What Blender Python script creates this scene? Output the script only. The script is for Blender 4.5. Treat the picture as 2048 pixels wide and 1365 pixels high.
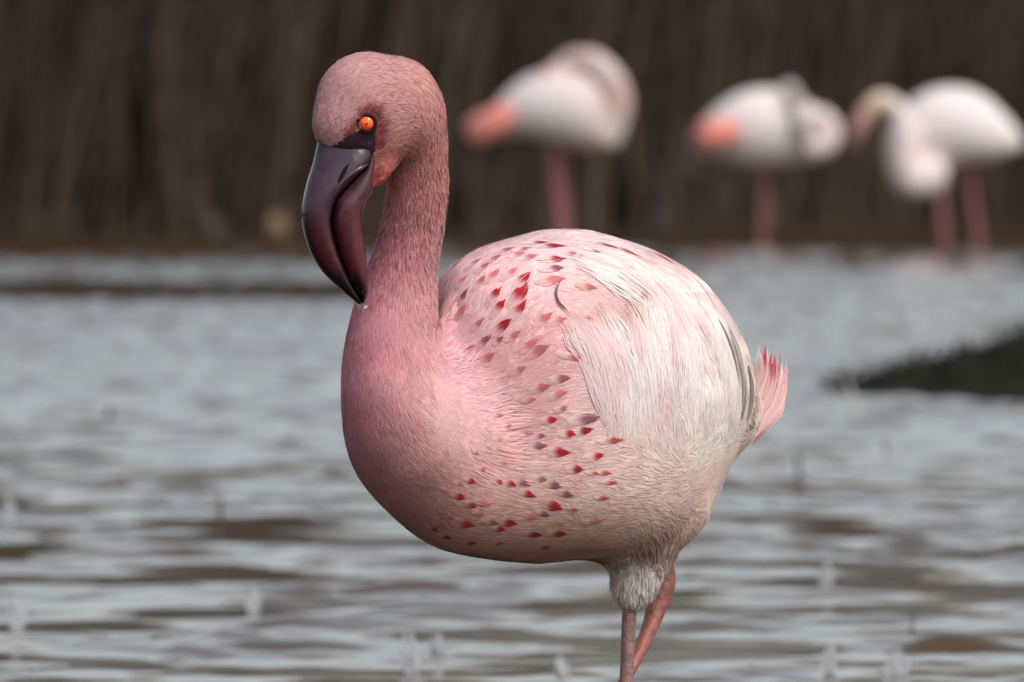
import bpy, bmesh, math, random
import numpy as np
from mathutils import Vector, Matrix
from mathutils.bvhtree import BVHTree

random.seed(7)
rng = np.random.default_rng(7)
for o in list(bpy.data.objects):
    bpy.data.objects.remove(o)
scene = bpy.context.scene
COL = scene.collection

# ------------------------------------------------------------------ camera
D = 7.5                     # metres from the camera to the big bird
S = 0.00033                 # metres per photo pixel at that distance
FPX = D / S                 # focal length in photo pixels
HORIZON = 243.0             # photo row of the horizon
H = 0.481                   # camera height over the water
TILT = math.atan((682.5 - HORIZON) / FPX)
CAM = np.array([0.0, -D, H])
cam_data = bpy.data.cameras.new("camera")
cam = bpy.data.objects.new("camera", cam_data)
COL.objects.link(cam)
cam.location = CAM
cam.rotation_euler = (math.pi / 2 - TILT, 0, 0)
cam_data.sensor_width = 36.0
cam_data.lens = 36.0 * FPX / 2048.0
cam_data.clip_start = 0.05
cam_data.clip_end = 3000
cam_data.dof.use_dof = True
cam_data.dof.focus_distance = 7.39
cam_data.dof.aperture_fstop = 20.0
scene.camera = cam

# ------------------------------------------------------------------ sky and sun
SUN_EL, SUN_AZ = math.radians(49), math.radians(135)     # azimuth clockwise from +Y
world = bpy.data.worlds.new("World")
scene.world = world
world.use_nodes = True
nt = world.node_tree
nt.nodes.clear()
out = nt.nodes.new("ShaderNodeOutputWorld")
bg = nt.nodes.new("ShaderNodeBackground")
sky = nt.nodes.new("ShaderNodeTexSky")
sky.sky_type = 'NISHITA'
sky.sun_disc = False
sky.sun_elevation = SUN_EL
sky.sun_rotation = SUN_AZ
sky.dust_density = 3.0
hs = nt.nodes.new("ShaderNodeHueSaturation")
hs.inputs["Saturation"].default_value = 0.40
hs.inputs["Hue"].default_value = 0.485
nt.links.new(sky.outputs[0], hs.inputs["Color"])
nt.links.new(hs.outputs[0], bg.inputs[0])
bg.inputs[1].default_value = 0.15
nt.links.new(bg.outputs[0], out.inputs[0])
sun_d = bpy.data.lights.new("sun", 'SUN')
sun_d.energy = 1.5
sun_d.angle = math.radians(14)
sun_d.color = (1.0, 0.95, 0.88)
sun = bpy.data.objects.new("sun", sun_d)
COL.objects.link(sun)
sdir = Vector((math.sin(SUN_AZ) * math.cos(SUN_EL), math.cos(SUN_AZ) * math.cos(SUN_EL), math.sin(SUN_EL)))
sun.rotation_euler = sdir.to_track_quat('Z', 'Y').to_euler()
sun.location = (4, -4, 6)

scene.view_settings.view_transform = 'Standard'
scene.view_settings.look = 'None'
scene.view_settings.exposure = 0.48
scene.view_settings.gamma = 1.0
scene.view_settings.use_curve_mapping = False
scene.render.engine = 'CYCLES'
scene.cycles.use_denoising = True
scene.cycles.max_bounces = 6

# ------------------------------------------------------------------ helpers
ct, st = math.cos(TILT), math.sin(TILT)

def ray(px, py):
    a, b = (px - 1024.0) / FPX, (682.5 - py) / FPX
    return np.array([a, ct + b * st, -st + b * ct])

def P(px, py, Y=0.0):
    """photo pixel -> world point on the vertical plane y = Y"""
    r = ray(px, py)
    return CAM + r * ((Y + D) / r[1])

def W(px, py, z=0.0):
    """photo pixel -> world point on the level z"""
    r = ray(px, py)
    return CAM + r * ((z - H) / r[2])

def lin(r, g, b):
    f = lambda c: (c / 255 / 12.92) if c / 255 <= 0.04045 else ((c / 255 + 0.055) / 1.055) ** 2.4
    return (f(r), f(g), f(b))

def tag(o, label=None, cat=None, group=None, kind=None):
    if label: o["label"] = label
    if cat: o["category"] = cat
    if group: o["group"] = group
    if kind: o["kind"] = kind
    return o

def empty(name, loc=(0, 0, 0)):
    o = bpy.data.objects.new(name, None)
    o.empty_display_size = 0.05
    COL.objects.link(o)
    o.location = Vector(loc)
    return o

def link(name, mesh, parent=None):
    o = bpy.data.objects.new(name, mesh)
    COL.objects.link(o)
    if parent is not None:
        o.parent = parent
        root = parent
        off = Vector((0, 0, 0))
        while root is not None:
            off += root.location
            root = root.parent
        o.location = -off          # mesh data stays in world coordinates
    return o

def mesh_np(name, V, F, mat, smooth=True, col=None, nrm=None):
    """V (n,3); F list of (k,m) int arrays (tri and/or quad)"""
    me = bpy.data.meshes.new(name)
    if not isinstance(F, (list, tuple)):
        F = [F]
    F = [np.asarray(f, dtype=np.int32) for f in F if len(f)]
    V = np.asarray(V, dtype=np.float32)
    me.vertices.add(len(V))
    me.vertices.foreach_set("co", V.ravel())
    idx = np.concatenate([f.ravel() for f in F])
    tot = np.concatenate([np.full(len(f), f.shape[1], dtype=np.int32) for f in F])
    start = np.concatenate([[0], np.cumsum(tot)[:-1]]).astype(np.int32)
    me.loops.add(len(idx))
    me.loops.foreach_set("vertex_index", idx)
    me.polygons.add(len(tot))
    me.polygons.foreach_set("loop_start", start)
    me.polygons.foreach_set("loop_total", tot)
    me.polygons.foreach_set("use_smooth", np.full(len(tot), smooth, dtype=bool))
    if col is not None:
        a = me.attributes.new("col", 'FLOAT_COLOR', 'POINT')
        c4 = np.ones((len(V), 4), dtype=np.float32)
        c4[:, :3] = np.clip(col, 0, 1)
        a.data.foreach_set("color", c4.ravel())
    me.update(calc_edges=True)
    if nrm is not None:
        me.normals_split_custom_set_from_vertices(np.asarray(nrm, dtype=np.float32))
    if mat is not None:
        me.materials.append(mat)
    return me

def catmull(pts, n):
    """dense Catmull-Rom through rows of pts (any width)"""
    p = np.asarray(pts, dtype=float)
    p = np.vstack([2 * p[0] - p[1], p, 2 * p[-1] - p[-2]])
    out = []
    for i in range(1, len(p) - 2):
        for t in np.linspace(0, 1, n, endpoint=False):
            a, b, c, d = p[i - 1], p[i], p[i + 1], p[i + 2]
            out.append(0.5 * ((2 * b) + (-a + c) * t + (2 * a - 5 * b + 4 * c - d) * t ** 2 + (-a + 3 * b - 3 * c + d) * t ** 3))
    out.append(p[-2])
    return np.array(out)

def tube(pts, nseg=12, sub=5, flat=None, cap=True):
    """pts rows x,y,z,r -> V, [quads, tris]"""
    c = catmull(pts, sub) if sub > 1 else np.asarray(pts, float)
    n = len(c)
    T = np.gradient(c[:, :3], axis=0)
    T /= np.linalg.norm(T, axis=1)[:, None] + 1e-12
    ref = np.array([0, 1.0, 0]) if abs(T[:, 1]).mean() < 0.8 else np.array([1.0, 0, 0])
    A = np.cross(T, ref); A /= np.linalg.norm(A, axis=1)[:, None]
    B = np.cross(T, A)
    ang = np.linspace(0, 2 * math.pi, nseg, endpoint=False)
    V = c[:, None, :3] + c[:, None, 3:4] * (np.cos(ang)[None, :, None] * A[:, None] + np.sin(ang)[None, :, None] * B[:, None] * (flat or 1.0))
    V = V.reshape(-1, 3)
    i, j = np.meshgrid(np.arange(n - 1), np.arange(nseg), indexing='ij')
    j2 = (j + 1) % nseg
    Q = np.stack([i * nseg + j, i * nseg + j2, (i + 1) * nseg + j2, (i + 1) * nseg + j], -1).reshape(-1, 4)
    F = [Q]
    if cap:
        V = np.vstack([V, c[0, :3], c[-1, :3]])
        a, b = len(V) - 2, len(V) - 1
        k = np.arange(nseg); k2 = (k + 1) % nseg
        F.append(np.vstack([np.stack([np.full(nseg, a), k2, k], -1),
                            np.stack([np.full(nseg, b), (n - 1) * nseg + k, (n - 1) * nseg + k2], -1)]))
    return V, F

def merge(parts):
    Vs, Fs, off = [], {}, 0
    for V, F in parts:
        Vs.append(V)
        for f in F:
            Fs.setdefault(np.asarray(f).shape[1], []).append(np.asarray(f) + off)
        off += len(V)
    return np.vstack(Vs), [np.vstack(v) for v in Fs.values()]

# ------------------------------------------------------------------ implicit surfaces
def smin(a, b, k):
    h = np.maximum(k - np.abs(a - b), 0) / k
    return np.minimum(a, b) - h * h * k * 0.25

class Field:
    def __init__(self, lo, hi, h):
        self.lo = np.array(lo, float); self.h = h
        n = np.ceil((np.array(hi) - self.lo) / h).astype(int) + 1
        self.ax = [self.lo[i] + h * np.arange(n[i]) for i in range(3)]
        self.F = np.full(tuple(n), 0.05, dtype=np.float32)
    def block(self, lo, hi):
        sl = []
        for i in range(3):
            a = max(0, int((lo[i] - self.lo[i]) / self.h)); b = min(self.F.shape[i], int((hi[i] - self.lo[i]) / self.h) + 2)
            sl.append(slice(a, max(a + 1, b)))
        X = [self.ax[i][sl[i]] for i in range(3)]
        return tuple(sl), X[0][:, None, None], X[1][None, :, None], X[2][None, None, :]
    def cone(self, a, b, ra, rb, k=0.01, sy=1.0, carve=False):
        a = np.asarray(a, float); b = np.asarray(b, float)
        R = max(ra, rb) * max(1, sy) + 2.0 * k + 2 * self.h
        sl, X, Y, Z = self.block(np.minimum(a, b) - R, np.maximum(a, b) + R)
        ab = b - a; s2 = ab.copy(); s2[1] /= sy
        den = (s2 ** 2).sum() + 1e-12
        px, py, pz = X - a[0], (Y - a[1]) / sy, Z - a[2]
        t = np.clip((px * s2[0] + py * s2[1] + pz * s2[2]) / den, 0, 1)
        d = np.sqrt((px - t * s2[0]) ** 2 + (py - t * s2[1]) ** 2 + (pz - t * s2[2]) ** 2) - (ra + t * (rb - ra))
        self.F[sl] = smin(self.F[sl], d.astype(np.float32), k)
    def chain(self, rows, k=0.01, sy=1.0, sub=4):
        c = catmull(rows, sub) if sub > 1 else np.asarray(rows, float)
        if len(c) == 1 or sub == 0: return
        G = Field.__new__(Field); G.lo, G.h, G.ax = self.lo, self.h, self.ax
        G.F = np.full(self.F.shape, 0.05, dtype=np.float32)
        for p, q in zip(c[:-1], c[1:]):
            G.cone(p[:3], q[:3], p[3], q[3], k=0.0015, sy=sy)
        self.F = smin(self.F, G.F, k)
    def mesh(self):
        F = self.F
        ins = F < 0
        nx, ny, nz = F.shape
        cs = np.zeros((nx - 1, ny - 1, nz - 1), dtype=np.int8)
        for dx in (0, 1):
            for dy in (0, 1):
                for dz in (0, 1):
                    cs += ins[dx:nx - 1 + dx, dy:ny - 1 + dy, dz:nz - 1 + dz]
        act = (cs > 0) & (cs < 8)
        ci = np.argwhere(act)
        idx = np.full(act.shape, -1, dtype=np.int32)
        idx[act] = np.arange(len(ci))
        pos = np.zeros((len(ci), 3)); cnt = np.zeros(len(ci))
        corners = [(a, b, c) for a in (0, 1) for b in (0, 1) for c in (0, 1)]
        vals = {c: F[ci[:, 0] + c[0], ci[:, 1] + c[1], ci[:, 2] + c[2]] for c in corners}
        for c in corners:
            for axis in range(3):
                if c[axis] == 0:
                    d = list(c); d[axis] = 1; d = tuple(d)
                    va, vb = vals[c], vals[d]
                    m = (va < 0) != (vb < 0)
                    t = np.where(m, va / (va - vb + 1e-12), 0)
                    p = np.tile(np.array(c, float), (len(ci), 1)); p[:, axis] = t
                    pos[m] += p[m]; cnt[m] += 1
        V = self.lo + self.h * (ci + pos / cnt[:, None])
        Q = []
        for axis in range(3):
            b, c = [(1, 2), (2, 0), (0, 1)][axis]
            sa = [slice(1, -1)] * 3; sa[axis] = slice(0, -1)
            sb = list(sa); sb[axis] = slice(1, None)
            A, B = ins[tuple(sa)], ins[tuple(sb)]
            e = np.argwhere(A != B)
            flip = A[tuple(e.T)]
            e = e.copy()
            for i in range(3):
                if i != axis: e[:, i] += 1
            def cell(db, dc):
                q = e.copy(); q[:, b] -= db; q[:, c] -= dc
                return idx[q[:, 0], q[:, 1], q[:, 2]]
            q = np.stack([cell(1, 1), cell(0, 1), cell(0, 0), cell(1, 0)], -1)
            q[~flip] = q[~flip][:, ::-1]
            Q.append(q)
        Q = np.vstack(Q)
        Q = Q[(Q >= 0).all(1)]
        return V, Q

def relax(V, Q, n, lam=0.5):
    E = np.vstack([Q[:, [0, 1]], Q[:, [1, 2]], Q[:, [2, 3]], Q[:, [3, 0]]])
    for i in range(n):
        acc = np.zeros_like(V); cnt = np.zeros(len(V))
        for k in range(3):
            acc[:, k] = np.bincount(E[:, 0], V[E[:, 1], k], len(V)) + np.bincount(E[:, 1], V[E[:, 0], k], len(V))
        cnt = np.bincount(E[:, 0], minlength=len(V)) + np.bincount(E[:, 1], minlength=len(V))
        L = acc / cnt[:, None] - V
        V = V + (lam if i % 2 == 0 else -lam * 0.98) * L
    return V

def noise3(p, seed, scale):
    """cheap smooth pseudo noise from sines, about -1..1"""
    r = np.random.default_rng(seed)
    o = np.zeros(len(p))
    for i in range(6):
        k = r.normal(size=3); k = k / np.linalg.norm(k) * (2 * math.pi / scale) * r.uniform(0.6, 1.6)
        o += np.sin(p @ k + r.uniform(0, 6.28))
    return o / 3.0

# ------------------------------------------------------------------ materials
def mat_new(name):
    m = bpy.data.materials.new(name); m.use_nodes = True
    b = m.node_tree.nodes["Principled BSDF"]
    return m, m.node_tree, b

def mat_attr(name, rough=0.7, sheen=0.0, spec=0.3, coat=0.0, noise=0.0, nscale=80, bump=0.0, bscale=400, sss=0.0, trans=0.0):
    """colour from the object's own pigment attribute, broken up by procedural noise"""
    m, t, b = mat_new(name)
    at = t.nodes.new("ShaderNodeAttribute"); at.attribute_name = "col"
    tc = t.nodes.new("ShaderNodeTexCoord")
    c = at.outputs["Color"]
    if noise > 0:
        nz = t.nodes.new("ShaderNodeTexNoise"); nz.inputs["Scale"].default_value = nscale; nz.inputs["Detail"].default_value = 5
        t.links.new(tc.outputs["Object"], nz.inputs["Vector"])
        mr = t.nodes.new("ShaderNodeMapRange")
        mr.inputs["From Min"].default_value = 0.25; mr.inputs["From Max"].default_value = 0.75
        mr.inputs["To Min"].default_value = 1 - noise; mr.inputs["To Max"].default_value = 1 + noise
        t.links.new(nz.outputs["Fac"], mr.inputs["Value"])
        mx = t.nodes.new("ShaderNodeVectorMath"); mx.operation = 'SCALE'
        t.links.new(c, mx.inputs[0]); t.links.new(mr.outputs[0], mx.inputs["Scale"])
        c = mx.outputs[0]
    t.links.new(c, b.inputs["Base Color"])
    b.inputs["Roughness"].default_value = rough
    b.inputs["Specular IOR Level"].default_value = spec
    if sheen: b.inputs["Sheen Weight"].default_value = sheen
    if coat:
        b.inputs["Coat Weight"].default_value = coat; b.inputs["Coat Roughness"].default_value = 0.12
    if bump > 0:
        n2 = t.nodes.new("ShaderNodeTexNoise"); n2.inputs["Scale"].default_value = bscale; n2.inputs["Detail"].default_value = 4
        t.links.new(tc.outputs["Object"], n2.inputs["Vector"])
        bp = t.nodes.new("ShaderNodeBump"); bp.inputs["Strength"].default_value = bump; bp.inputs["Distance"].default_value = 0.002
        t.links.new(n2.outputs["Fac"], bp.inputs["Height"])
        t.links.new(bp.outputs[0], b.inputs["Normal"])
    if trans > 0:
        tr = t.nodes.new("ShaderNodeBsdfTranslucent"); t.links.new(c, tr.inputs["Color"])
        ms = t.nodes.new("ShaderNodeMixShader"); ms.inputs[0].default_value = trans
        t.links.new(b.outputs[0], ms.inputs[1]); t.links.new(tr.outputs[0], ms.inputs[2])
        t.links.new(ms.outputs[0], t.nodes["Material Output"].inputs[0])
    return m

M_skin = mat_attr("bird_skin", rough=0.75, spec=0.15, noise=0.06, nscale=150, bump=0.04, bscale=500)
M_plume = mat_attr("plumage_barbs", rough=0.9, spec=0.08, sheen=0.15, trans=0.34)
M_feather = mat_attr("feather_vane", rough=0.75, spec=0.2, sheen=0.1, noise=0.10, nscale=300, trans=0.15)
M_bill = mat_attr("bill_horn", rough=0.17, spec=0.32, coat=0.15, noise=0.3, nscale=120, bump=0.22, bscale=110)
M_leg = mat_attr("leg_scales", rough=0.5, spec=0.4, noise=0.30, nscale=180, bump=0.5, bscale=260)
M_far = mat_attr("far_plumage", rough=0.85, noise=0.12, nscale=30)
M_reed = mat_attr("dry_reed", rough=0.95, spec=0.04, noise=0.2, nscale=6)

def mat_noise(name, c1, c2, scale, rough=0.9, bump=0.4, dist=0.02, spec=0.2):
    m, t, b = mat_new(name)
    tc = t.nodes.new("ShaderNodeTexCoord")
    nz = t.nodes.new("ShaderNodeTexNoise"); nz.inputs["Scale"].default_value = scale; nz.inputs["Detail"].default_value = 8
    t.links.new(tc.outputs["Object"], nz.inputs["Vector"])
    cr = t.nodes.new("ShaderNodeValToRGB")
    cr.color_ramp.elements[0].position = 0.32; cr.color_ramp.elements[0].color = (*c1, 1)
    cr.color_ramp.elements[1].position = 0.68; cr.color_ramp.elements[1].color = (*c2, 1)
    t.links.new(nz.outputs["Fac"], cr.inputs[0]); t.links.new(cr.outputs[0], b.inputs["Base Color"])
    bp = t.nodes.new("ShaderNodeBump"); bp.inputs["Strength"].default_value = bump; bp.inputs["Distance"].default_value = dist
    t.links.new(nz.outputs["Fac"], bp.inputs["Height"]); t.links.new(bp.outputs[0], b.inputs["Normal"])
    b.inputs["Roughness"].default_value = rough
    b.inputs["Specular IOR Level"].default_value = spec
    return m

M_ground = mat_noise("bank_mud", (0.007, 0.005, 0.004), (0.018, 0.014, 0.010), 3.0)
M_mound = mat_noise("wet_mud", (0.006, 0.006, 0.004), (0.018, 0.017, 0.012), 14.0, rough=0.95, spec=0.03)
M_stone = mat_noise("stone", (0.10, 0.085, 0.07), (0.20, 0.17, 0.14), 9.0)

# ------------------------------------------------------------------ the ground, under the lake and behind it
def shore(x):
    """y of the far shoreline: it runs away to the right"""
    return 42.2 + 5.5 * np.tanh((x + 0.2) / 3.6)

gx = np.concatenate([np.linspace(-600, -30, 20)[:-1], np.linspace(-30, 30, 121), np.linspace(30, 600, 20)[1:]])
gy = np.concatenate([np.linspace(-400, 25, 30)[:-1], np.linspace(25, 75, 101), np.linspace(75, 1500, 30)[1:]])
GX, GY = np.meshgrid(gx, gy, indexing='ij')
def ground_z(x, y):
    t = y - shore(x)
    z = np.where(t < 0, np.maximum(-0.32, 0.10 * t), 0.09 * np.minimum(t, 3) + 0.05 * np.clip(t - 3, 0, 14))
    return z + 0.02 * np.sin(x * 2.1 + y) * np.clip(t, 0, 1)
GZ = ground_z(GX, GY)
V = np.stack([GX, GY, GZ], -1).reshape(-1, 3)
n0, n1 = GX.shape
i, j = np.meshgrid(np.arange(n0 - 1), np.arange(n1 - 1), indexing='ij')
Q = np.stack([i * n1 + j, (i + 1) * n1 + j, (i + 1) * n1 + j + 1, i * n1 + j + 1], -1).reshape(-1, 4)
g = link("ground", mesh_np("ground", V, Q, M_ground))
tag(g, "dark brown muddy ground of the far bank behind the water", "ground", kind="structure")

# ------------------------------------------------------------------ water
m, t, b = mat_new("lake_water")
b.inputs["Base Color"].default_value = (0.052, 0.030, 0.014, 1)
b.inputs["Roughness"].default_value = 0.06
b.inputs["IOR"].default_value = 1.333
b.inputs["Specular IOR Level"].default_value = 0.5
tc = t.nodes.new("ShaderNodeTexCoord")
n1_ = t.nodes.new("ShaderNodeTexNoise"); n1_.inputs["Scale"].default_value = 22; n1_.inputs["Detail"].default_value = 3
t.links.new(tc.outputs["Object"], n1_.inputs["Vector"])
bp = t.nodes.new("ShaderNodeBump"); bp.inputs["Strength"].default_value = 0.02; bp.inputs["Distance"].default_value = 0.004
t.links.new(n1_.outputs["Fac"], bp.inputs["Height"]); t.links.new(bp.outputs[0], b.inputs["Normal"])
M_water = m

def waves(x, y):
    r = np.random.default_rng(3)
    z = np.zeros_like(x)
    for i in range(36):
        lam = 0.05 * (5.0 ** r.uniform(0, 1))
        th = math.pi / 2 + r.normal() * 0.65
        k = 2 * math.pi / lam
        amp = lam * 0.0070 * r.uniform(0.5, 1.3)
        ph = r.uniform(0, 6.28)
        wob = 1.3 * np.sin(x * r.uniform(1.5, 6.0) + y * r.uniform(-0.9, 0.9) + r.uniform(0, 6))
        z += amp * np.sin(k * (x * math.cos(th) + y * math.sin(th)) + ph + wob)
    # calm and ruffled patches
    patch = 0.5 + 0.5 * np.sin(0.35 * y + 0.5 * np.sin(0.8 * x + 1) + 0.7) * np.sin(0.9 * x + 0.22 * y + 2 * np.sin(0.2 * y))
    patch = 0.45 + 0.95 * patch
    d = y + D
    r2 = np.random.default_rng(21)
    pn = np.zeros_like(x)
    for i in range(14):
        kx, ky = r2.normal() * 2 * math.pi / 0.62, r2.normal() * 2 * math.pi / 0.80
        pn += np.sin(kx * x + ky * y + r2.uniform(0, 6.28) + 1.2 * np.sin(1.3 * x + 0.9 * y + i))
    pn /= 2.6
    near = np.clip((22 - d) / 8, 0, 1)
    patch = patch * (1 - near) + near * np.clip(0.30 + 0.95 * pn, 0.02, 1.4)
    calm = 1 - 0.97 * np.exp(-((d - 32.6 - 0.5 * np.sin(x * 1.7)) / 1.9) ** 4) * (1 / (1 + np.exp((x - 0.2) * 4)))
    return z * patch * calm

wx = np.concatenate([[-600, -200, -60, -15], np.arange(-4.5, 4.5001, 0.03), [15, 60, 200, 600]])
rows = [-400, -100, -20, -6]
yy = 0.0
while yy < 50:
    rows.append(yy)
    yy += 0.015 * max(1.0, (yy + D) / 10.0) ** 0.9
rows += [52, 56]
wy = np.array(rows)
WX, WY = np.meshgrid(wx, wy, indexing='ij')
edge = np.clip((4.5 - np.abs(WX)) / 0.6, 0, 1) * np.clip(WY / 0.6, 0, 1) * np.clip((51 - WY) / 2, 0, 1)
WZ = waves(WX, WY) * edge
V = np.stack([WX, WY, WZ], -1).reshape(-1, 3)
n0, n1 = WX.shape
i, j = np.meshgrid(np.arange(n0 - 1), np.arange(n1 - 1), indexing='ij')
Q = np.stack([i * n1 + j, (i + 1) * n1 + j, (i + 1) * n1 + j + 1, i * n1 + j + 1], -1).reshape(-1, 4)
w = link("water", mesh_np("water", V, Q, M_water))
tag(w, "rippled grey lake water with brown streaks around the flamingos", "water", kind="structure")

# ------------------------------------------------------------------ dark spit on the right
mx = np.linspace(-0.25, 3.2, 90); my = np.linspace(-2.2, 2.2, 60)
MX, MY = np.meshgrid(mx, my, indexing='ij')
base = W(1600, 806)
ridge = np.clip(MX / 0.42, 0, 1.9) ** 0.85 * 0.118
half = 0.35 + 0.6 * np.clip(MX, 0, 1.5)
MZ = ridge * np.exp(-(MY / half) ** 2 * 1.4) - 0.018
MZ += 0.012 * np.sin(MX * 9 + MY * 4) * np.sin(MY * 7 - MX * 3) * np.clip(MX, 0, 1)
fade = np.clip((3.2 - MX) / 0.5, 0, 1)
MZ = MZ * fade - 0.05 * (1 - fade)
V = np.stack([MX + base[0], MY + base[1] + 0.8, MZ], -1).reshape(-1, 3)
n0, n1 = MX.shape
i, j = np.meshgrid(np.arange(n0 - 1), np.arange(n1 - 1), indexing='ij')
Q = np.stack([i * n1 + j, (i + 1) * n1 + j, (i + 1) * n1 + j + 1, i * n1 + j + 1], -1).reshape(-1, 4)
mud = link("mud_spit", mesh_np("mud_spit", V, Q, M_mound))
tag(mud, "low dark mud spit reaching into the water behind the pink tail", "mud spit", kind="structure")

def blades(n, root, height, width, lean, col, mat, name):
    """n thin upright blades, each three joints, as one mesh"""
    side = rng.normal(size=(n, 3)); side[:, 2] = 0
    side[:, 0] += np.sign(side[:, 0]) * 0.8
    side /= np.linalg.norm(side, axis=1)[:, None]
    ln = rng.normal(size=(n, 3)) * lean; ln[:, 2] = 0
    up = np.array([0, 0, 1.0])
    p1 = root + up * (height * 0.5)[:, None] + ln * (height * 0.28)[:, None]
    p2 = root + up * height[:, None] * (1 - 0.25 * np.linalg.norm(ln, axis=1) ** 2)[:, None].clip(0.4) + ln * height[:, None]
    w = (width / 2)[:, None]
    V = np.stack([root - side * w, root + side * w, p1 - side * w * 0.8, p1 + side * w * 0.8, p2], 1).reshape(-1, 3)
    b = np.arange(n)[:, None] * 5
    Q = b + np.array([0, 1, 3, 2]); T = b + np.array([2, 3, 4])
    return mesh_np(name, V, [Q, T], mat, smooth=False, col=np.repeat(col, 5, axis=0))

n = 2600
gxr = rng.uniform(0.0, 3.0, n); gyr = rng.normal(size=n) * (0.12 + 0.28 * np.clip(gxr, 0, 1.5))
fi = np.clip((gxr + 0.25) / 3.45 * 89, 0, 88.9).astype(int); fj = np.clip((gyr + 2.2) / 4.4 * 59, 0, 58.9).astype(int)
root = np.stack([gxr + base[0], gyr + base[1] + 0.8, MZ[fi, fj] - 0.006], -1)
ok = MZ[fi, fj] > 0.0
root = root[ok]; n = len(root)
gcol = np.array([0.011, 0.012, 0.006]) * rng.uniform(0.5, 1.6, (n, 1))
gr = link("spit_grass", blades(n, root, rng.uniform(0.02, 0.06, n), rng.uniform(0.003, 0.006, n), 0.5, gcol, M_reed, "spit_grass"))
tag(gr, "short dark grass growing on the mud spit", "grass", kind="stuff")

# ------------------------------------------------------------------ reeds of the far bank
n = 62000
rx = rng.uniform(-16, 16, n)
rt = rng.gamma(1.2, 1.9, n)
rt = np.clip(rt, 0.0, 10)
clump = noise3(np.stack([rx, rt * 0.4, rx * 0], -1), 5, 1.1)
ry = shore(rx) - 0.12 + rt + 0.25 * np.abs(clump)
hgt = np.clip(1.95 + 0.25 * clump + rng.normal(size=n) * 0.30, 0.35, 3.0)
short = rng.random(n) < 0.18
hgt[short] *= rng.uniform(0.2, 0.5, short.sum())
root = np.stack([rx, ry, ground_z(rx, ry) - 0.02], -1)
tone = np.clip(0.88 + 0.12 * clump + rng.normal(size=n) * 0.35, 0.25, 2.0)
warm = rng.uniform(0, 1, (n, 1))
rcol = (np.array([0.082, 0.058, 0.040]) * warm + np.array([0.058, 0.045, 0.036]) * (1 - warm)) * tone[:, None]
rd = link("reeds", blades(n, root, hgt, rng.uniform(0.008, 0.02, n), 0.26, rcol, M_reed, "reeds"))
tag(rd, "dense dry brown reeds along the far bank", "reeds", kind="stuff")

# arching dead stems in front of the reeds
def stem_bush(px, py, hpx, n, spread, label, seed, colour):
    r = np.random.default_rng(seed)
    c = W(px, py); c[1] = float(shore(c[0])) + 0.15
    c[2] = float(ground_z(c[0], c[1])) - 0.02
    sc = (c[1] + D) / D * S
    e = empty("dead_bush", c)
    tag(e, label, "bush")
    for q in range(n):
        a = r.uniform(-1, 1); hh = hpx * sc * r.uniform(0.55, 1.0)
        dx = a * spread * sc; dy = r.normal() * 0.12
        pts = [(c[0] + r.normal() * 0.03, c[1] + r.normal() * 0.05, c[2], 0.012), (c[0] + dx * 0.25, c[1] + dy * 0.4, c[2] + hh * 0.55, 0.009),
               (c[0] + dx * 0.7, c[1] + dy * 0.8, c[2] + hh * 0.95, 0.007), (c[0] + dx * 1.15, c[1] + dy, c[2] + hh * r.uniform(0.6, 0.9), 0.003)]
        V, F = tube(pts, 6, 4)
        link("stem", mesh_np("stem", V, F, M_reed, col=np.tile(np.array(colour) * r.uniform(0.7, 1.3), (len(V), 1))), e)
stem_bush(1310, 452, 210, 22, 110, "grey arching dead bush on the bank between the two sleeping flamingos", 11, (0.10, 0.085, 0.08))
stem_bush(960, 458, 150, 14, 90, "low dead bush on the bank beside the folded flamingo with coral tail", 12, (0.085, 0.065, 0.055))

# two boulders at the waterline
def boulder(px, py, rpx, label, colour, seed):
    c = W(px, py + rpx); c[1] = float(shore(c[0])) - 0.06
    sc = (c[1] + D) / D * S; r = rpx * sc
    bm = bmesh.new(); bmesh.ops.create_icosphere(bm, subdivisions=3, radius=1)
    V = np.array([v.co[:] for v in bm.verts]); T = np.array([[v.index for v in f.verts] for f in bm.faces]); bm.free()
    V = V * (1 + 0.16 * noise3(V, seed, 1.7)[:, None] + 0.05 * noise3(V, seed + 1, 0.6)[:, None])
    V = V * np.array([1.0, 0.85, 0.9]) * r + np.array([c[0], c[1], r * 0.55])
    o = link("boulder", mesh_np("boulder", V, T, M_far, col=np.tile(colour, (len(V), 1))))
    tag(o, label, "boulder")
boulder(512, 462, 26, "tan rounded boulder at the foot of the reeds", (0.15, 0.105, 0.062), 3)
boulder(370, 466, 24, "small dull grey boulder at the foot of the reeds", (0.042, 0.038, 0.036), 8)

# ------------------------------------------------------------------ the big flamingo
HEAD = math.radians(46)                      # the body's heading: left and towards the camera
tanH = math.tan(HEAD)
bird = empty("flamingo", P(1265, 1700, 0.0) * np.array([1, 1, 0]) + np.array([0, 0, -0.1]))
tag(bird, "large pink flamingo with red spotted body, dark curved bill and orange eye", "flamingo")

NECKY = -0.092
lo = P(560, 60, 0) * [1, 0, 0] + P(560, 1260, 0) * [0, 0, 1] + np.array([0, -0.22, 0])
hi = P(1590, 60, 0) + np.array([0, 0.20, 0.0])
FH = 0.0021
fld = Field(lo, hi, FH)

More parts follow.
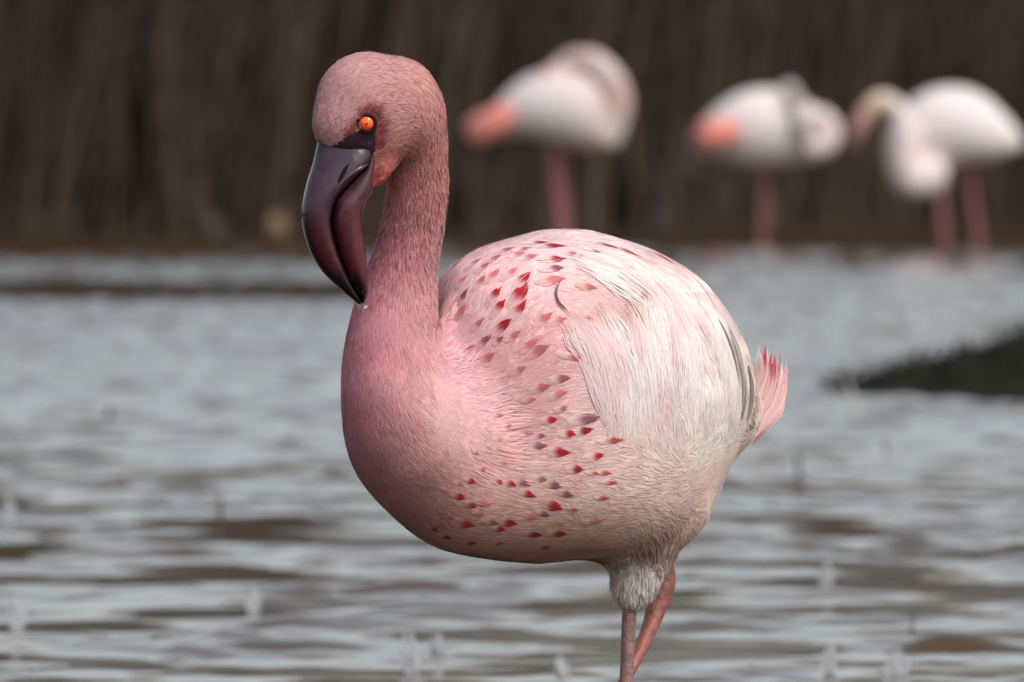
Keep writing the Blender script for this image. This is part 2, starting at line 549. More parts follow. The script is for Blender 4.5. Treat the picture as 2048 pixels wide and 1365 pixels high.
# trunk: a stack of slanted oval slices
OUT = [(462, 1118, 1150), (466, 1062, 1195), (475, 1008, 1238), (490, 968, 1282), (515, 920, 1338), (560, 880, 1408), (600, 864, 1440),
       (650, 852, 1474), (700, 846, 1500), (770, 848, 1517), (830, 850, 1510), (880, 845, 1490), (930, 842, 1468), (980, 848, 1442),
       (1020, 862, 1420), (1060, 892, 1385), (1090, 935, 1340), (1108, 985, 1290), (1117, 1050, 1200), (1119, 1100, 1140)]
OUT = np.array(OUT, float)
zs = np.array([P(1150, p, 0)[2] for p in OUT[:, 0]])
xl = np.array([P(a, p, 0)[0] for p, a, _ in OUT]); xr = np.array([P(c, p, 0)[0] for p, _, c in OUT])
order = np.argsort(zs)
Z = fld.ax[2]
XL = np.interp(Z, zs[order], xl[order]); XR = np.interp(Z, zs[order], xr[order])
kern = np.ones(7) / 7
XL[3:-3] = np.convolve(XL, kern, 'valid'); XR[3:-3] = np.convolve(XR, kern, 'valid')
cx = (XL + XR) / 2; a = (XR - XL) / 2
ratio = 0.66
L = a / math.sqrt(math.cos(HEAD) ** 2 + (ratio * math.sin(HEAD)) ** 2); Wd = L * ratio
x0 = P(1170, 800, 0)[0]
BY = 0.015
cy = BY + (cx - x0) * tanH * 0.75
X_ = fld.ax[0][:, None, None] - cx[None, None, :]
Y_ = fld.ax[1][None, :, None] - cy[None, None, :]
u = X_ * math.cos(HEAD) + Y_ * math.sin(HEAD); v = -X_ * math.sin(HEAD) + Y_ * math.cos(HEAD)
q = np.sqrt((u / L) ** 2 + (v / Wd) ** 2)
f = (q - 1) * Wd[None, None, :] * 0.9
out_z = np.maximum(Z - zs.max(), zs.min() - Z)
f = np.where(out_z[None, None, :] > 0, np.maximum(out_z[None, None, :], 0.002) + np.maximum(f, 0), f)
fld.F = np.minimum(fld.F, f.astype(np.float32))

def row(px, py, r, Y):
    p = P(px, py, Y); return (p[0], p[1], p[2], r * S * (Y + D) / D)

# neck and breast
neck = [(815, 215, 60, -0.118), (833, 268, 57, -0.112), (838, 320, 53, -0.107), (833, 400, 54, -0.101), (820, 480, 57, -0.097), (800, 560, 64, -0.095), (782, 640, 76, -0.097),
        (774, 720, 86, -0.100), (788, 800, 103, -0.100), (822, 880, 126, -0.094), (872, 950, 116, -0.080), (930, 1000, 104, -0.062), (1010, 1010, 100, -0.03)]
fld.chain([row(a_, b_, c_, d_) for a_, b_, c_, d_ in neck], k=0.034, sy=0.95, sub=4)
# head
YH = -0.130
def yaw(px): return YH + (px - 745) * S * 0.40
hk = 0.008
G = [((735, 208, 101), (784, 212, 94)), ((694, 250, 60), (730, 230, 78)), ((694, 255, 58), (745, 275, 55)), ((735, 262, 50), (740, 330, 24)), ((788, 236, 62), (742, 372, 8)), ((790, 210, 84), (815, 230, 66))]
for (a_, b_) in G:
    pa, pb = row(*a_[:3], yaw(a_[0])), row(*b_[:3], yaw(b_[0]))
    fld.cone(pa[:3], pb[:3], pa[3], pb[3], k=hk, sy=0.68)
# thighs
fld.chain([row(1300, 985, 92, 0.045), row(1284, 1070, 74, 0.035), row(1274, 1130, 52, 0.028), row(1265, 1182, 36, 0.025)], k=0.034, sub=4)
fld.chain([row(1345, 985, 75, 0.09), row(1335, 1060, 45, 0.09), row(1318, 1110, 26, 0.088)], k=0.020, sub=4)
# root of the tail
fld.chain([row(1440, 830, 80, 0.10), row(1490, 815, 36, 0.125), row(1512, 790, 14, 0.135)], k=0.02, sub=4)

BV, BQ = fld.mesh()
BV = relax(BV, BQ, 10)

def to_px(Pw):
    """world -> photo pixel columns (only to place pigment by the bird's own height and length)"""
    d = Pw - CAM
    dep = d[:, 1] * ct - d[:, 2] * st
    up = d[:, 1] * st + d[:, 2] * ct
    return np.stack([1024 + d[:, 0] / dep * FPX, 682.5 - up / dep * FPX], -1)

# pigment: albedo at points of the bird's side view (x, z plane), spread over both flanks
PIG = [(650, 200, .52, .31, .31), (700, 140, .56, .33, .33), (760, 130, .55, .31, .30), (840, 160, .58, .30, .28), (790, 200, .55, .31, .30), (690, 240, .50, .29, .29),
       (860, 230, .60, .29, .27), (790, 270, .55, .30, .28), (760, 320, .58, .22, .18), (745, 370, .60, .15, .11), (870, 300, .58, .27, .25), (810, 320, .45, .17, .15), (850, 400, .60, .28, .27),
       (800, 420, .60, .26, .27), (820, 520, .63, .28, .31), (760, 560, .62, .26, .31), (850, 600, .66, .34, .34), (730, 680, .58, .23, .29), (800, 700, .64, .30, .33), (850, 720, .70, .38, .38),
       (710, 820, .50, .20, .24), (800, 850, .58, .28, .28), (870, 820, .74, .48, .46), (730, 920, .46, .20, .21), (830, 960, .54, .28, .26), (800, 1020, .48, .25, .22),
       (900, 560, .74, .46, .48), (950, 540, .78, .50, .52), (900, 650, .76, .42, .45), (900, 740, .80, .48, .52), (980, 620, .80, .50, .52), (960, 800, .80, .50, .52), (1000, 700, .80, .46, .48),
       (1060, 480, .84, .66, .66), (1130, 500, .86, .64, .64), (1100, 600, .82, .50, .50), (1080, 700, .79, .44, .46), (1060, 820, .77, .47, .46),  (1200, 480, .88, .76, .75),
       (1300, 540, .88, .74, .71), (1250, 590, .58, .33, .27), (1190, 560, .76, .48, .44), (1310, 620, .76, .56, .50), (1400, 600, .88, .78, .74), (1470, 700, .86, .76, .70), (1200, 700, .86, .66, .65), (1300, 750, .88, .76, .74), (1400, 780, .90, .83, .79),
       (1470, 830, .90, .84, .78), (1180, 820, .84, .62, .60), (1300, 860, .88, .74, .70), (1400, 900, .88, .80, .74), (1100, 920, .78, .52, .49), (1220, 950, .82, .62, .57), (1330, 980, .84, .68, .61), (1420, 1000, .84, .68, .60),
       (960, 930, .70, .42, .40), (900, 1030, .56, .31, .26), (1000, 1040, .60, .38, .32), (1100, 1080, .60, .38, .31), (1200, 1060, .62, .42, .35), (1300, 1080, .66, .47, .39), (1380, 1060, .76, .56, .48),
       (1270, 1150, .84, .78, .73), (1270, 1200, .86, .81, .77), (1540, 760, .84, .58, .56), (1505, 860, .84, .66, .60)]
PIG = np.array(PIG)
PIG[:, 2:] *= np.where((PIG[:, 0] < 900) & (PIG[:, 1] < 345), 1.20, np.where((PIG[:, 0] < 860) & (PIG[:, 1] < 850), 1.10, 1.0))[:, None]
def pigment(px):
    d2 = ((px[:, None, :] - PIG[None, :, :2]) ** 2).sum(-1) + 900.0
    w = d2 ** -1.7
    w /= w.sum(1)[:, None]
    return w @ PIG[:, 2:]
def in_poly(px, poly):
    x, y = px[:, 0], px[:, 1]; ins = np.zeros(len(px), bool)
    for (x1, y1), (x2, y2) in zip(poly, poly[1:] + poly[:1]):
        c = ((y1 > y) != (y2 > y)) & (x < (x2 - x1) * (y - y1) / (y2 - y1 + 1e-9) + x1)
        ins ^= c
    return ins
LORE = [(600, 291), (660, 293), (694, 274), (708, 262), (716, 240), (728, 227), (745, 230), (752, 250), (750, 290), (746, 340), (743, 372), (720, 400), (600, 400)]
RIML = catmull([(690, 272), (706, 252), (718, 231), (736, 221), (751, 230), (757, 256), (752, 290)], 6)
def rimw(px):
    d2 = ((px[:, None, :] - RIML[None]) ** 2).sum(-1).min(1)
    return 0.92 * np.exp(-d2 / 10.0 ** 2)
bpx = to_px(BV)
headmask = BV[:, 1] < 0.0
bcol = pigment(bpx) * 0.93
lore = in_poly(bpx, LORE) & headmask
bcol[lore] = np.array(lin(54, 34, 44))
rw_ = (rimw(bpx) * headmask * ~lore)[:, None]
bcol = bcol * (1 - rw_) + np.array([0.26, 0.04, 0.045]) * rw_
body = link("body", mesh_np("body", BV, BQ, M_skin, col=bcol), bird)
body.data.materials.append(M_bill)
body.data.polygons.foreach_set("material_index", lore[BQ].all(1).astype(np.int32))
body["label"] = "pink neck, head and round body in one piece"
bvh = BVHTree.FromPolygons([tuple(v) for v in BV], [tuple(int(k) for k in f) for f in BQ])

vn = np.zeros(len(BV) * 3, dtype=np.float32)
body.data.vertices.foreach_get("normal", vn); vn = vn.reshape(-1, 3)

def hit(px, py):
    r = Vector(ray(px, py)).normalized()
    p, nn, fi, dd = bvh.ray_cast(Vector(CAM), r)
    if p is None: return None, None, None
    k = BQ[fi][0]
    return np.array(p), vn[BQ[fi]].mean(0), fi

# lie of the feathers, as side-view directions
FLOW = [(650, 230, .45, -.9), (690, 150, .8, -.6), (760, 115, 1, -.1), (840, 150, .7, .7), (875, 220, .2, 1), (720, 200, .8, -.6), (790, 190, .9, .3), (850, 210, .5, .9), (765, 270, .8, -.6), (800, 260, .8, -.2), (760, 330, .6, -.8),
        (860, 300, 0, 1), (800, 320, -.1, 1), (840, 400, -.1, 1), (820, 500, -.15, 1), (780, 600, -.15, 1), (850, 600, .0, 1), (760, 720, -.05, 1), (840, 720, .12, 1), (720, 850, .12, 1), (800, 850, .4, 1), (870, 830, .8, .8), (760, 950, .5, 1), (860, 920, .8, .8),
        (850, 1020, .8, .7), (950, 1070, .9, .4), (950, 960, 1, .4), (890, 680, .7, -.7), (900, 600, .5, -.85), (960, 560, .5, -.85), (1040, 580, .5, -.85), (1020, 500, .7, -.6), (930, 770, 1, -.25), (1000, 700, .75, -.6), (1080, 660, .7, -.5), (1110, 490, .9, -.35), (1200, 480, 1, .1),
        (1300, 520, .9, .5), (1400, 580, .7, .8), (1460, 660, .4, 1), (1500, 760, .1, 1), (1150, 560, 1, -.2), (1230, 570, .9, .3), (1200, 640, .8, .6), (1260, 700, .3, 1), (1350, 700, .1, 1), (1250, 820, -.1, 1), (1150, 720, .9, .2), (1100, 790, 1, -.3), (1200, 780, .85, -.5), (1050, 850, 1, -.1),
        (1110, 900, 1, .05), (1200, 880, 1, -.2), (1350, 850, .2, 1), (1440, 800, .1, 1), (1300, 940, .9, .2), (1400, 920, .7, -.2), (1000, 970, 1, .3), (1100, 1020, .9, .4), (1200, 1050, 1, .25), (1250, 990, 1, .2), (1350, 1010, .8, .1), (1420, 980, .7, -.5), (1280, 1100, .1, 1), (1265, 1180, -.05, 1), (1340, 1060, .3, .8), (1540, 780, .4, -.9)]
FLOW = np.array(FLOW)
def flow(px):
    d2 = ((px[:, None, :] - FLOW[None, :, :2]) ** 2).sum(-1) + 400.0
    w = d2 ** -1.8
    w /= w.sum(1)[:, None]
    return w @ FLOW[:, 2:]

# ---- plumage: feathers made of fine barbs, laid over the whole body
tri = np.vstack([BQ[:, [0, 1, 2]], BQ[:, [0, 2, 3]]])
e1 = BV[tri[:, 1]] - BV[tri[:, 0]]; e2 = BV[tri[:, 2]] - BV[tri[:, 0]]
area = np.linalg.norm(np.cross(e1, e2), axis=1) / 2
cpx = to_px(BV[tri].mean(1))
# finer feathers on the head and neck than on the trunk
on_neck = (cpx[:, 0] < 905) & (cpx[:, 1] < 1000) & (BV[tri[:, 0], 1] < -0.03)
wgt = area * np.where(on_neck & (cpx[:, 1] < 400), 7.0, np.where(on_neck, 4.2, 1.0))
NF = 30000
ti = rng.choice(len(tri), NF, p=wgt / wgt.sum())
r1, r2 = np.sqrt(rng.random(NF)), rng.random(NF)
A, B, C = BV[tri[ti, 0]], BV[tri[ti, 1]], BV[tri[ti, 2]]
fc = (1 - r1)[:, None] * A + (r1 * (1 - r2))[:, None] * B + (r1 * r2)[:, None] * C
fn = vn[tri[ti]].mean(1); fn /= np.linalg.norm(fn, axis=1)[:, None]
fpx = to_px(fc)
keep = ~((((fpx - np.array([733, 247])) ** 2).sum(1) < 21 ** 2) & (fc[:, 1] < 0)) & ~(in_poly(fpx, [(x + (4 if x > 700 else 0), y + (0 if y > 300 else -1)) for x, y in LORE]) & (fc[:, 1] < 0))
fc, fn, fpx = fc[keep], fn[keep], fpx[keep]
NF = len(fc)
fd = flow(fpx) + rng.normal(size=(NF, 2)) * np.where((fpx[:, 0] > 1200) & (fpx[:, 1] > 760), 0.13, 0.10)[:, None]
ft = np.stack([fd[:, 0], np.zeros(NF), -fd[:, 1]], -1)
# feathers on the far flank and edges run back with the body
ft[:, 1] += 0.15
ft -= (ft * fn).sum(1)[:, None] * fn
ft /= np.linalg.norm(ft, axis=1)[:, None] + 1e-9
fb = np.cross(fn, ft)
headz = (fpx[:, 0] < 900) & (fpx[:, 1] < 330) & (fc[:, 1] < -0.02)
neckz = (fpx[:, 0] < 900) & (fpx[:, 1] < 960) & (fc[:, 1] < -0.03) & ~headz
thigh = (fpx[:, 1] > 1105) & (fpx[:, 0] > 1215)
white = np.clip((fpx[:, 0] - 1120) / 250, 0, 1)
fl = np.where(headz, 0.0070, np.where(neckz, 0.0095 + 0.004 * np.clip((fpx[:, 1] - 450) / 400, 0, 1), 0.0165 + 0.010 * white))
fl = np.where(thigh, 0.011, fl) * rng.uniform(0.75, 1.25, NF)
mantle = (fpx[:, 0] > 860) & (fpx[:, 0] < 1240) & (fpx[:, 1] < 720) & (fc[:, 1] > -0.09) & ~headz & ~neckz
fl = np.where(mantle, fl * 1.15, fl)
fw = fl * np.where(headz, 0.20, np.where(neckz, 0.22, 0.34)) * rng.uniform(0.8, 1.2, NF)
smoothz = ~headz & ~thigh & ~(neckz & (fpx[:, 1] < 560))
ruf = np.clip((640 - fpx[:, 1]) / 200, 0, 1)
lift = np.where(headz, 0.0007, np.where(neckz, 0.0004 + 0.0010 * ruf, np.where(thigh, 0.0020, 0.00022))) * rng.uniform(0.4, 1.6, NF)
fluff = (fpx[:, 0] > 1200) & (fpx[:, 1] > 760) & ~thigh
lift = np.where(fluff, 0.00035 * rng.uniform(0.3, 1.8, NF), lift)
seam = (fpx[:, 0] > 850) & (fpx[:, 0] < 1010) & (fpx[:, 1] > 640) & (fpx[:, 1] < 900)
lift = np.where(seam, 0.0001, lift); fl = np.where(seam, fl * 0.6, fl)
fcol = pigment(fpx)
rw_ = (rimw(fpx) * (fc[:, 1] < 0))[:, None]
fcol = fcol * (1 - rw_) + np.array([0.28, 0.045, 0.05]) * rw_
fcol = fcol * (1 + np.where(smoothz, 0.05, 0.06)[:, None] * rng.normal(size=(NF, 1)) + 0.05 * noise3(fc, 4, 0.022)[:, None])
sat = rng.normal(size=NF) * np.where(smoothz, 0.05, 0.06)
fcol[:, 1:] *= (1 + sat)[:, None]
NB = 11
o = np.tile(np.linspace(-1, 1, NB), (NF, 1)) + rng.normal(size=(NF, NB)) * 0.12
al = rng.uniform(-0.35, 0.25, (NF, NB))
rootp = fc[:, None] + fb[:, None] * (o * fw[:, None])[..., None] + ft[:, None] * (al * fl[:, None])[..., None]
tl = (1.0 - 0.38 * o ** 2) * rng.uniform(0.8, 1.12, (NF, NB))
tipp = fc[:, None] + fb[:, None] * ((o * 0.62 + rng.normal(size=(NF, NB)) * 0.10) * fw[:, None])[..., None] + ft[:, None] * (tl * fl[:, None])[..., None]
rootp = rootp.reshape(-1, 3); tipp = tipp.reshape(-1, 3)
tipn = np.empty_like(tipp)
FN = vn[BQ].mean(1)
def snap(p):
    outp = np.empty_like(p); nn = np.empty_like(p)
    fnear = bvh.find_nearest
    for k in range(len(p)):
        a_, n_, i_, d_ = fnear(p[k])
        outp[k] = a_; nn[k] = FN[i_]
    return outp, nn / (np.linalg.norm(nn, axis=1)[:, None] + 1e-9)
rs, rn = snap(rootp); ts, tn = snap(tipp)
lf = np.repeat(lift, NB)[:, None] * rng.uniform(0.3, 1.4, (len(rs), 1))
flat_ = np.repeat(smoothz, NB)[:, None]
mid = (rs + ts) / 2 + (rn + tn) / 2 * (lf * 0.9 + np.where(flat_, 0.00022, 0.0004))
tip = ts + tn * lf
rs = rs - rn * np.where(flat_, 0.0001, 0.0004)
dirv = ts - rs; dirv /= np.linalg.norm(dirv, axis=1)[:, None] + 1e-9
sd = np.cross(rn, dirv); sd /= np.linalg.norm(sd, axis=1)[:, None] + 1e-9
bw = np.repeat(np.where(headz, 0.00027, np.where(neckz, 0.00035, 0.00052)), NB)[:, None]
Vp = np.stack([rs - sd * bw, rs + sd * bw, mid - sd * bw, mid + sd * bw, tip], 1)
nb = len(rs)
base_i = np.arange(nb)[:, None] * 5
ns_ = np.repeat(np.where(smoothz, 0.035, 0.09), NB)[:, None, None]
Np = np.stack([rn, rn, rn * 0.95 + sd * -0.10, rn * 0.95 + sd * 0.10, tn], 1) + dirv[:, None] * ns_ + rng.normal(size=(nb, 1, 3)) * ns_
Np /= np.linalg.norm(Np, axis=2)[..., None]
bc = np.repeat(fcol, NB, axis=0) * (1 + 0.04 * rng.normal(size=(nb, 1)))
Cp = np.repeat(bc[:, None], 5, axis=1)
mm = np.repeat(mantle, NB) * rng.uniform(0.4, 1.0, nb)
oo = np.abs(o.reshape(-1)).clip(0, 1)
pale = np.array([.90, .74, .76])
for vi, wv in ((2, 0.30), (3, 0.30), (4, 0.65)):
    k_ = (mm * np.clip(wv * (0.5 + 0.8 * oo), 0, 1))[:, None]
    Cp[:, vi] = Cp[:, vi] * (1 - k_) + pale * k_
k_ = (mm * 0.25)[:, None]
for vi in (0, 1):
    Cp[:, vi] = Cp[:, vi] * (1 - k_) + np.array([.74, .34, .36]) * k_
Cp = Cp.reshape(-1, 3)
pl = link("plumage", mesh_np("plumage", Vp.reshape(-1, 3), [base_i + np.array([0, 2, 3, 1]), base_i + np.array([2, 4, 3])], M_plume, col=Cp, nrm=Np.reshape(-1, 3)), bird)
tag(pl, "soft pale pink barbs of the small feathers", kind="stuff")

# ---- single feathers: vane of barbs on a shaft
def feather_mesh(name, length, width, bend, droop, c_base, c_tip, red_from, nb=16, seed=0, shape='leaf', split=0.12):
    """feather along +X, face +Z, made of barbs from a curved shaft"""
    r = np.random.default_rng(seed)
    V, F3, F4, Cc = [], [], [], []
    def shaft(s): return np.array([length * s, bend * length * s * s, -droop * length * s * s + 0.02 * length * s])
    def prof(s):
        if shape == 'leaf': return math.sin(math.pi * min(1, 0.10 + 0.90 * s)) ** 0.7
        return min(1.0, 0.35 + 2.5 * s) * (1 - s ** 5) ** 0.6 * (1.0 - 0.35 * s)
    cb, ctp = np.array(c_base), np.array(c_tip)
    for sgn in (-1, 1):
        for k in range(nb):
            s0 = (k + 0.2) / nb * 0.93; s1 = s0 + 1.75 / nb
            run = (0.22 + 0.16 * (1 - s0)) * r.uniform(0.8, 1.15)
            wv = width * prof(min(1, s0 + run * 0.35)) * r.uniform(0.88, 1.05)
            a0, a1 = shaft(s0), shaft(min(1, s1))
            e0 = shaft(min(1.0, s0 + run * 0.62)); e1_ = shaft(min(1.04, s1 + run * 0.62))
            off = np.array([0, sgn * wv, -0.22 * wv])
            m0 = (a0 * 0.5 + e0 * 0.5) + off * 0.62 + np.array([0, 0, 0.05 * wv]); m1 = (a1 * 0.5 + e1_ * 0.5) + off * 0.62 + np.array([0, 0, 0.05 * wv])
            tp = e0 * (0.5 + split) + e1_ * (0.5 - split) + off
            lift_ = np.array([0, 0, 0.0002 * k])
            b_ = len(V)
            V += [a0 + lift_, a1 + lift_, m0 + lift_, m1 + lift_, tp + lift_]
            F4.append((b_, b_ + 1, b_ + 3, b_ + 2) if sgn > 0 else (b_ + 1, b_, b_ + 2, b_ + 3))
            F3.append((b_ + 2, b_ + 3, b_ + 4) if sgn > 0 else (b_ + 3, b_ + 2, b_ + 4))
            for s in (s0, s1, s0 + run * .3, s1 + run * .3, s0 + run * .6):
                f_ = np.clip((s - red_from) / 0.22, 0, 1); Cc.append((cb * (1 - f_) + ctp * f_) * r.uniform(0.92, 1.08))
    # shaft
    for k in range(7):
        s0, s1 = k / 7, (k + 1) / 7
        w0, w1 = 0.022 * width * (1.5 - s0) + 0.00012, 0.022 * width * (1.5 - s1) + 0.00005
        a0, a1 = shaft(s0), shaft(s1); up = np.array([0, 0, 0.0005])
        b_ = len(V)
        V += [a0 - [0, w0, 0] + up, a0 + [0, w0, 0] + up, a1 - [0, w1, 0] + up, a1 + [0, w1, 0] + up]
        F4.append((b_, b_ + 2, b_ + 3, b_ + 1))
        Cc += [cb * 0.95 + 0.04] * 4
    return mesh_np(name, np.array(V), [np.array(F4), np.array(F3)], M_feather, col=np.array(Cc))

def place(name, mesh, p, tdir, nrm, scale, parent, lift=0.001, tiltup=0.06):
    t_ = Vector(tdir); n_ = Vector(nrm).normalized()
    t_ = (t_ - n_ * t_.dot(n_)).normalized()
    t_ = (t_ + n_ * tiltup).normalized()
    b_ = n_.cross(t_).normalized(); n2 = t_.cross(b_)
    o_ = bpy.data.objects.new(name, mesh); COL.objects.link(o_); o_.parent = parent
    M = Matrix((t_, b_, n2)).transposed().to_4x4()
    off = Vector((0, 0, 0)); q_ = parent
    while q_ is not None: off += q_.location; q_ = q_.parent
    M.translation = Vector(p) + n_ * lift - off
    o_.matrix_local = M @ Matrix.Diagonal((scale, scale, scale, 1))
    return o_

def march(p_, n_, d0, L_, steps, bend=0.0):
    """a path over the body's surface from p_ along d0"""
    sp, sn = [np.array(p_)], [n_ / np.linalg.norm(n_)]
    for k in range(steps):
        a_ = bend * (k / steps)
        dd = np.array([d0[0] * math.cos(a_) - d0[2] * math.sin(a_), d0[1], d0[0] * math.sin(a_) + d0[2] * math.cos(a_)])
        nn = sn[-1]; tt_ = dd - nn * dd.dot(nn)
        q_ = sp[-1] + tt_ / (np.linalg.norm(tt_) + 1e-9) * L_ / steps
        h_ = bvh.find_nearest(Vector(q_))
        sp.append(np.array(h_[0])); sn.append(FN[h_[2]] / np.linalg.norm(FN[h_[2]]))
    return np.array(sp), np.array(sn)

def lock(name, sp, sn, wid, nb, colf, parent, lift=0.001, bw=0.00040, wprof=None, tilt=0.15, wave=0.10, flare=0.45, mat=None, loose=0.25, endmin=0.72):
    """one feather: nb fine barbs trailing along the path sp with face normals sn; colf(s, o) gives the pigment"""
    steps = len(sp) - 1
    T_ = np.gradient(sp, axis=0); T_ /= np.linalg.norm(T_, axis=1)[:, None] + 1e-12
    B_ = np.cross(sn, T_); B_ /= np.linalg.norm(B_, axis=1)[:, None] + 1e-12
    s_ = np.linspace(0, 1, steps + 1)
    wp = wprof(s_) if wprof else (0.25 + 1.0 * np.minimum(1, s_ * 2.2)) * (1 - 0.55 * s_ ** 2)
    V, N_, C_, Q_ = [], [], [], []
    m_ = steps + 1
    for q in range(nb):
        o_ = rng.uniform(-1, 1); e_ = rng.uniform(endmin, 1.0) * (1 - 0.22 * o_ * o_); b0 = rng.uniform(0, loose)
        ss = b0 + (e_ - b0) * s_
        ph, am = rng.uniform(0, 6.28), rng.uniform(0, wave)
        ip = lambda Aa: np.stack([np.interp(ss, s_, Aa[:, i_]) for i_ in range(3)], -1)
        off = (o_ * np.interp(ss, s_, wp) + am * np.sin(ss * 5 + ph) + flare * o_ * np.clip(ss - 0.75, 0, 1)) * wid
        nn, bb = ip(sn), ip(B_)
        c_ = ip(sp) + bb * off[:, None] + nn * (lift * np.sin(np.clip(ss, 0, 1) * 2.4 + 0.35) * (1.15 - 0.6 * o_ * o_) * rng.uniform(0.6, 1.15) + 0.0003)[:, None]
        wb = (bw * (1 - 0.85 * s_ ** 2) + 0.00005)[:, None] * rng.uniform(0.7, 1.3)
        k0 = len(V)
        V += list(c_ - bb * wb) + list(c_ + bb * wb)
        no_ = nn + bb * (tilt * o_) + rng.normal(size=3) * 0.04
        N_ += list(no_) * 2
        C_ += list(np.array([colf(x_, o_) for x_ in ss]) * (1 + 0.04 * rng.normal())) * 2
        Q_ += [(k0 + i_, k0 + i_ + 1, k0 + m_ + i_ + 1, k0 + m_ + i_) for i_ in range(steps)]
    V = np.array(V); N_ = np.array(N_); N_ /= np.linalg.norm(N_, axis=1)[:, None]; Q_ = np.array(Q_)
    f_ = np.cross(V[Q_[:, 1]] - V[Q_[:, 0]], V[Q_[:, 2]] - V[Q_[:, 0]])
    neg = (f_ * N_[Q_[:, 0]]).sum(1) < 0
    Q_[neg] = Q_[neg][:, ::-1]
    return link(name, mesh_np(name, V, Q_, mat or M_plume, col=np.array(C_), nrm=N_), parent)

TIPS = [(.42, .025, .035), (.60, .19, .20), (.34, .12, .15), (.56, .10, .09)]
# (column, row of the red tip, length in photo pixels, kind)
SPOTS = [(1046, 553, 46, 0), (1042, 580, 56, 0), (990, 588, 40, 0), (1000, 612, 38, 0), (1040, 614, 42, 0), (1008, 652, 44, 0), (1020, 540, 36, 1), (930, 592, 30, 2), (928, 625, 34, 1), (972, 684, 36, 2), (1000, 680, 22, 2), (976, 718, 40, 1),
         (912, 530, 34, 1), (945, 520, 34, 1), (965, 528, 30, 1), (985, 510, 36, 1), (1010, 490, 34, 1), (1035, 500, 30, 1), (1060, 505, 34, 1), (925, 560, 30, 1), (960, 560, 34, 1), (985, 545, 36, 1), (890, 600, 36, 1), (900, 660, 46, 1), (880, 640, 30, 1),
         (1075, 475, 42, 0), (1105, 478, 54, 0), (1110, 508, 48, 0), (1045, 487, 34, 1), (1150, 500, 36, 1), (1190, 500, 32, 1), (1165, 508, 30, 1), (1255, 505, 60, 3), (1215, 486, 60, 3), (1110, 530, 44, 2), (1110, 555, 50, 1), (1090, 635, 40, 1), (1120, 640, 36, 1), (1060, 690, 40, 1), (1030, 670, 30, 1), (1080, 700, 44, 1), (940, 700, 30, 1), (960, 650, 30, 1), (1215, 550, 40, 1), (1180, 570, 36, 1), (1270, 540, 50, 3),
         (1150, 715, 50, 3), (1215, 768, 46, 3), (1250, 795, 62, 3), (1125, 758, 38, 2), (1085, 775, 36, 1), (1120, 788, 34, 1), (1125, 818, 26, 1), (1102, 840, 30, 0), (1055, 868, 30, 1), (1080, 872, 24, 2), (1140, 868, 34, 0), (1172, 862, 36, 0), (1180, 838, 56, 2), (1220, 828, 36, 3), (1020, 852, 22, 1), (1000, 878, 20, 1),
         (1045, 904, 32, 0), (1080, 892, 34, 2), (1122, 905, 46, 0), (1235, 883, 52, 3), (1195, 914, 38, 0), (1155, 940, 34, 0), (1190, 948, 26, 3), (1215, 948, 30, 3), (1000, 965, 28, 0), (1025, 970, 34, 0), (1050, 968, 36, 2), (1085, 960, 36, 2), (1110, 972, 40, 2), (1060, 990, 32, 0), (1135, 990, 34, 2), (945, 965, 26, 0), (920, 970, 22, 1), (895, 985, 24, 1),
         (918, 998, 36, 0), (942, 1014, 30, 0), (970, 1010, 34, 1), (900, 1040, 28, 1), (930, 1055, 48, 0), (890, 1032, 22, 1), (880, 1055, 24, 1), (985, 1050, 32, 2), (1022, 1052, 38, 0), (1000, 1064, 30, 0), (1065, 1038, 40, 1), (1090, 1032, 30, 2), (1110, 1016, 46, 0), (1148, 1022, 24, 3), (1070, 1078, 36, 0), (1118, 1078, 42, 0), (1190, 1050, 40, 1),
         (890, 1078, 30, 0), (865, 1062, 24, 0), (940, 1092, 32, 0), (995, 1096, 30, 2), (1090, 1104, 28, 0), (960, 1030, 26, 1), (1210, 1000, 30, 3), (1225, 968, 34, 3), (1010, 925, 22, 1), (955, 905, 18, 1), (970, 940, 20, 1),
         (1000, 830, 22, 1), (1060, 800, 26, 1), (1400, 545, 46, 3), (1440, 600, 70, 3), (1330, 520, 50, 3), (1290, 590, 40, 1), (905, 705, 26, 1), (1160, 660, 30, 1), (1040, 740, 30, 1), (1180, 640, 26, 1)]
def red_feather(p_, n_, d_, ln, kd, pxy):
    base_c = pigment(np.array([pxy], float))[0]; tip_c = np.array(TIPS[kd]) * rng.uniform(0.85, 1.2)
    L_ = ln * S * 1.4
    sp, sn = march(p_, n_, np.array([d_[0], 0.1, -d_[1]]), L_, 5)
    f0 = rng.uniform(0.22, 0.38)
    def colf(x_, o_):
        f_ = min(1, max(0, (x_ - f0 - 0.10 * abs(o_)) / 0.20)); return base_c * (1 - f_) + tip_c * f_
    wide = {0: .165, 1: .16, 2: .15, 3: .09}[kd]
    lock("red_feather", sp, sn, L_ * wide, 28, colf, bird, lift=0.00048, bw=0.00042, wprof=lambda x_: np.sin(np.pi * np.clip(0.15 + 0.80 * x_, 0, 1)) ** 0.9,
         tilt=0.10, wave=0.04, flare=-0.5, loose=0.35, endmin=0.74)
for (px, py, ln, kd) in SPOTS:
    d_ = flow(np.array([[px, py]], float))[0]; d_ /= np.linalg.norm(d_)
    p_, n_, _ = hit(px - d_[0] * ln * 0.85, py - d_[1] * ln * 0.85)
    if p_ is None: continue
    red_feather(p_, n_, d_, ln, kd, (px, py))
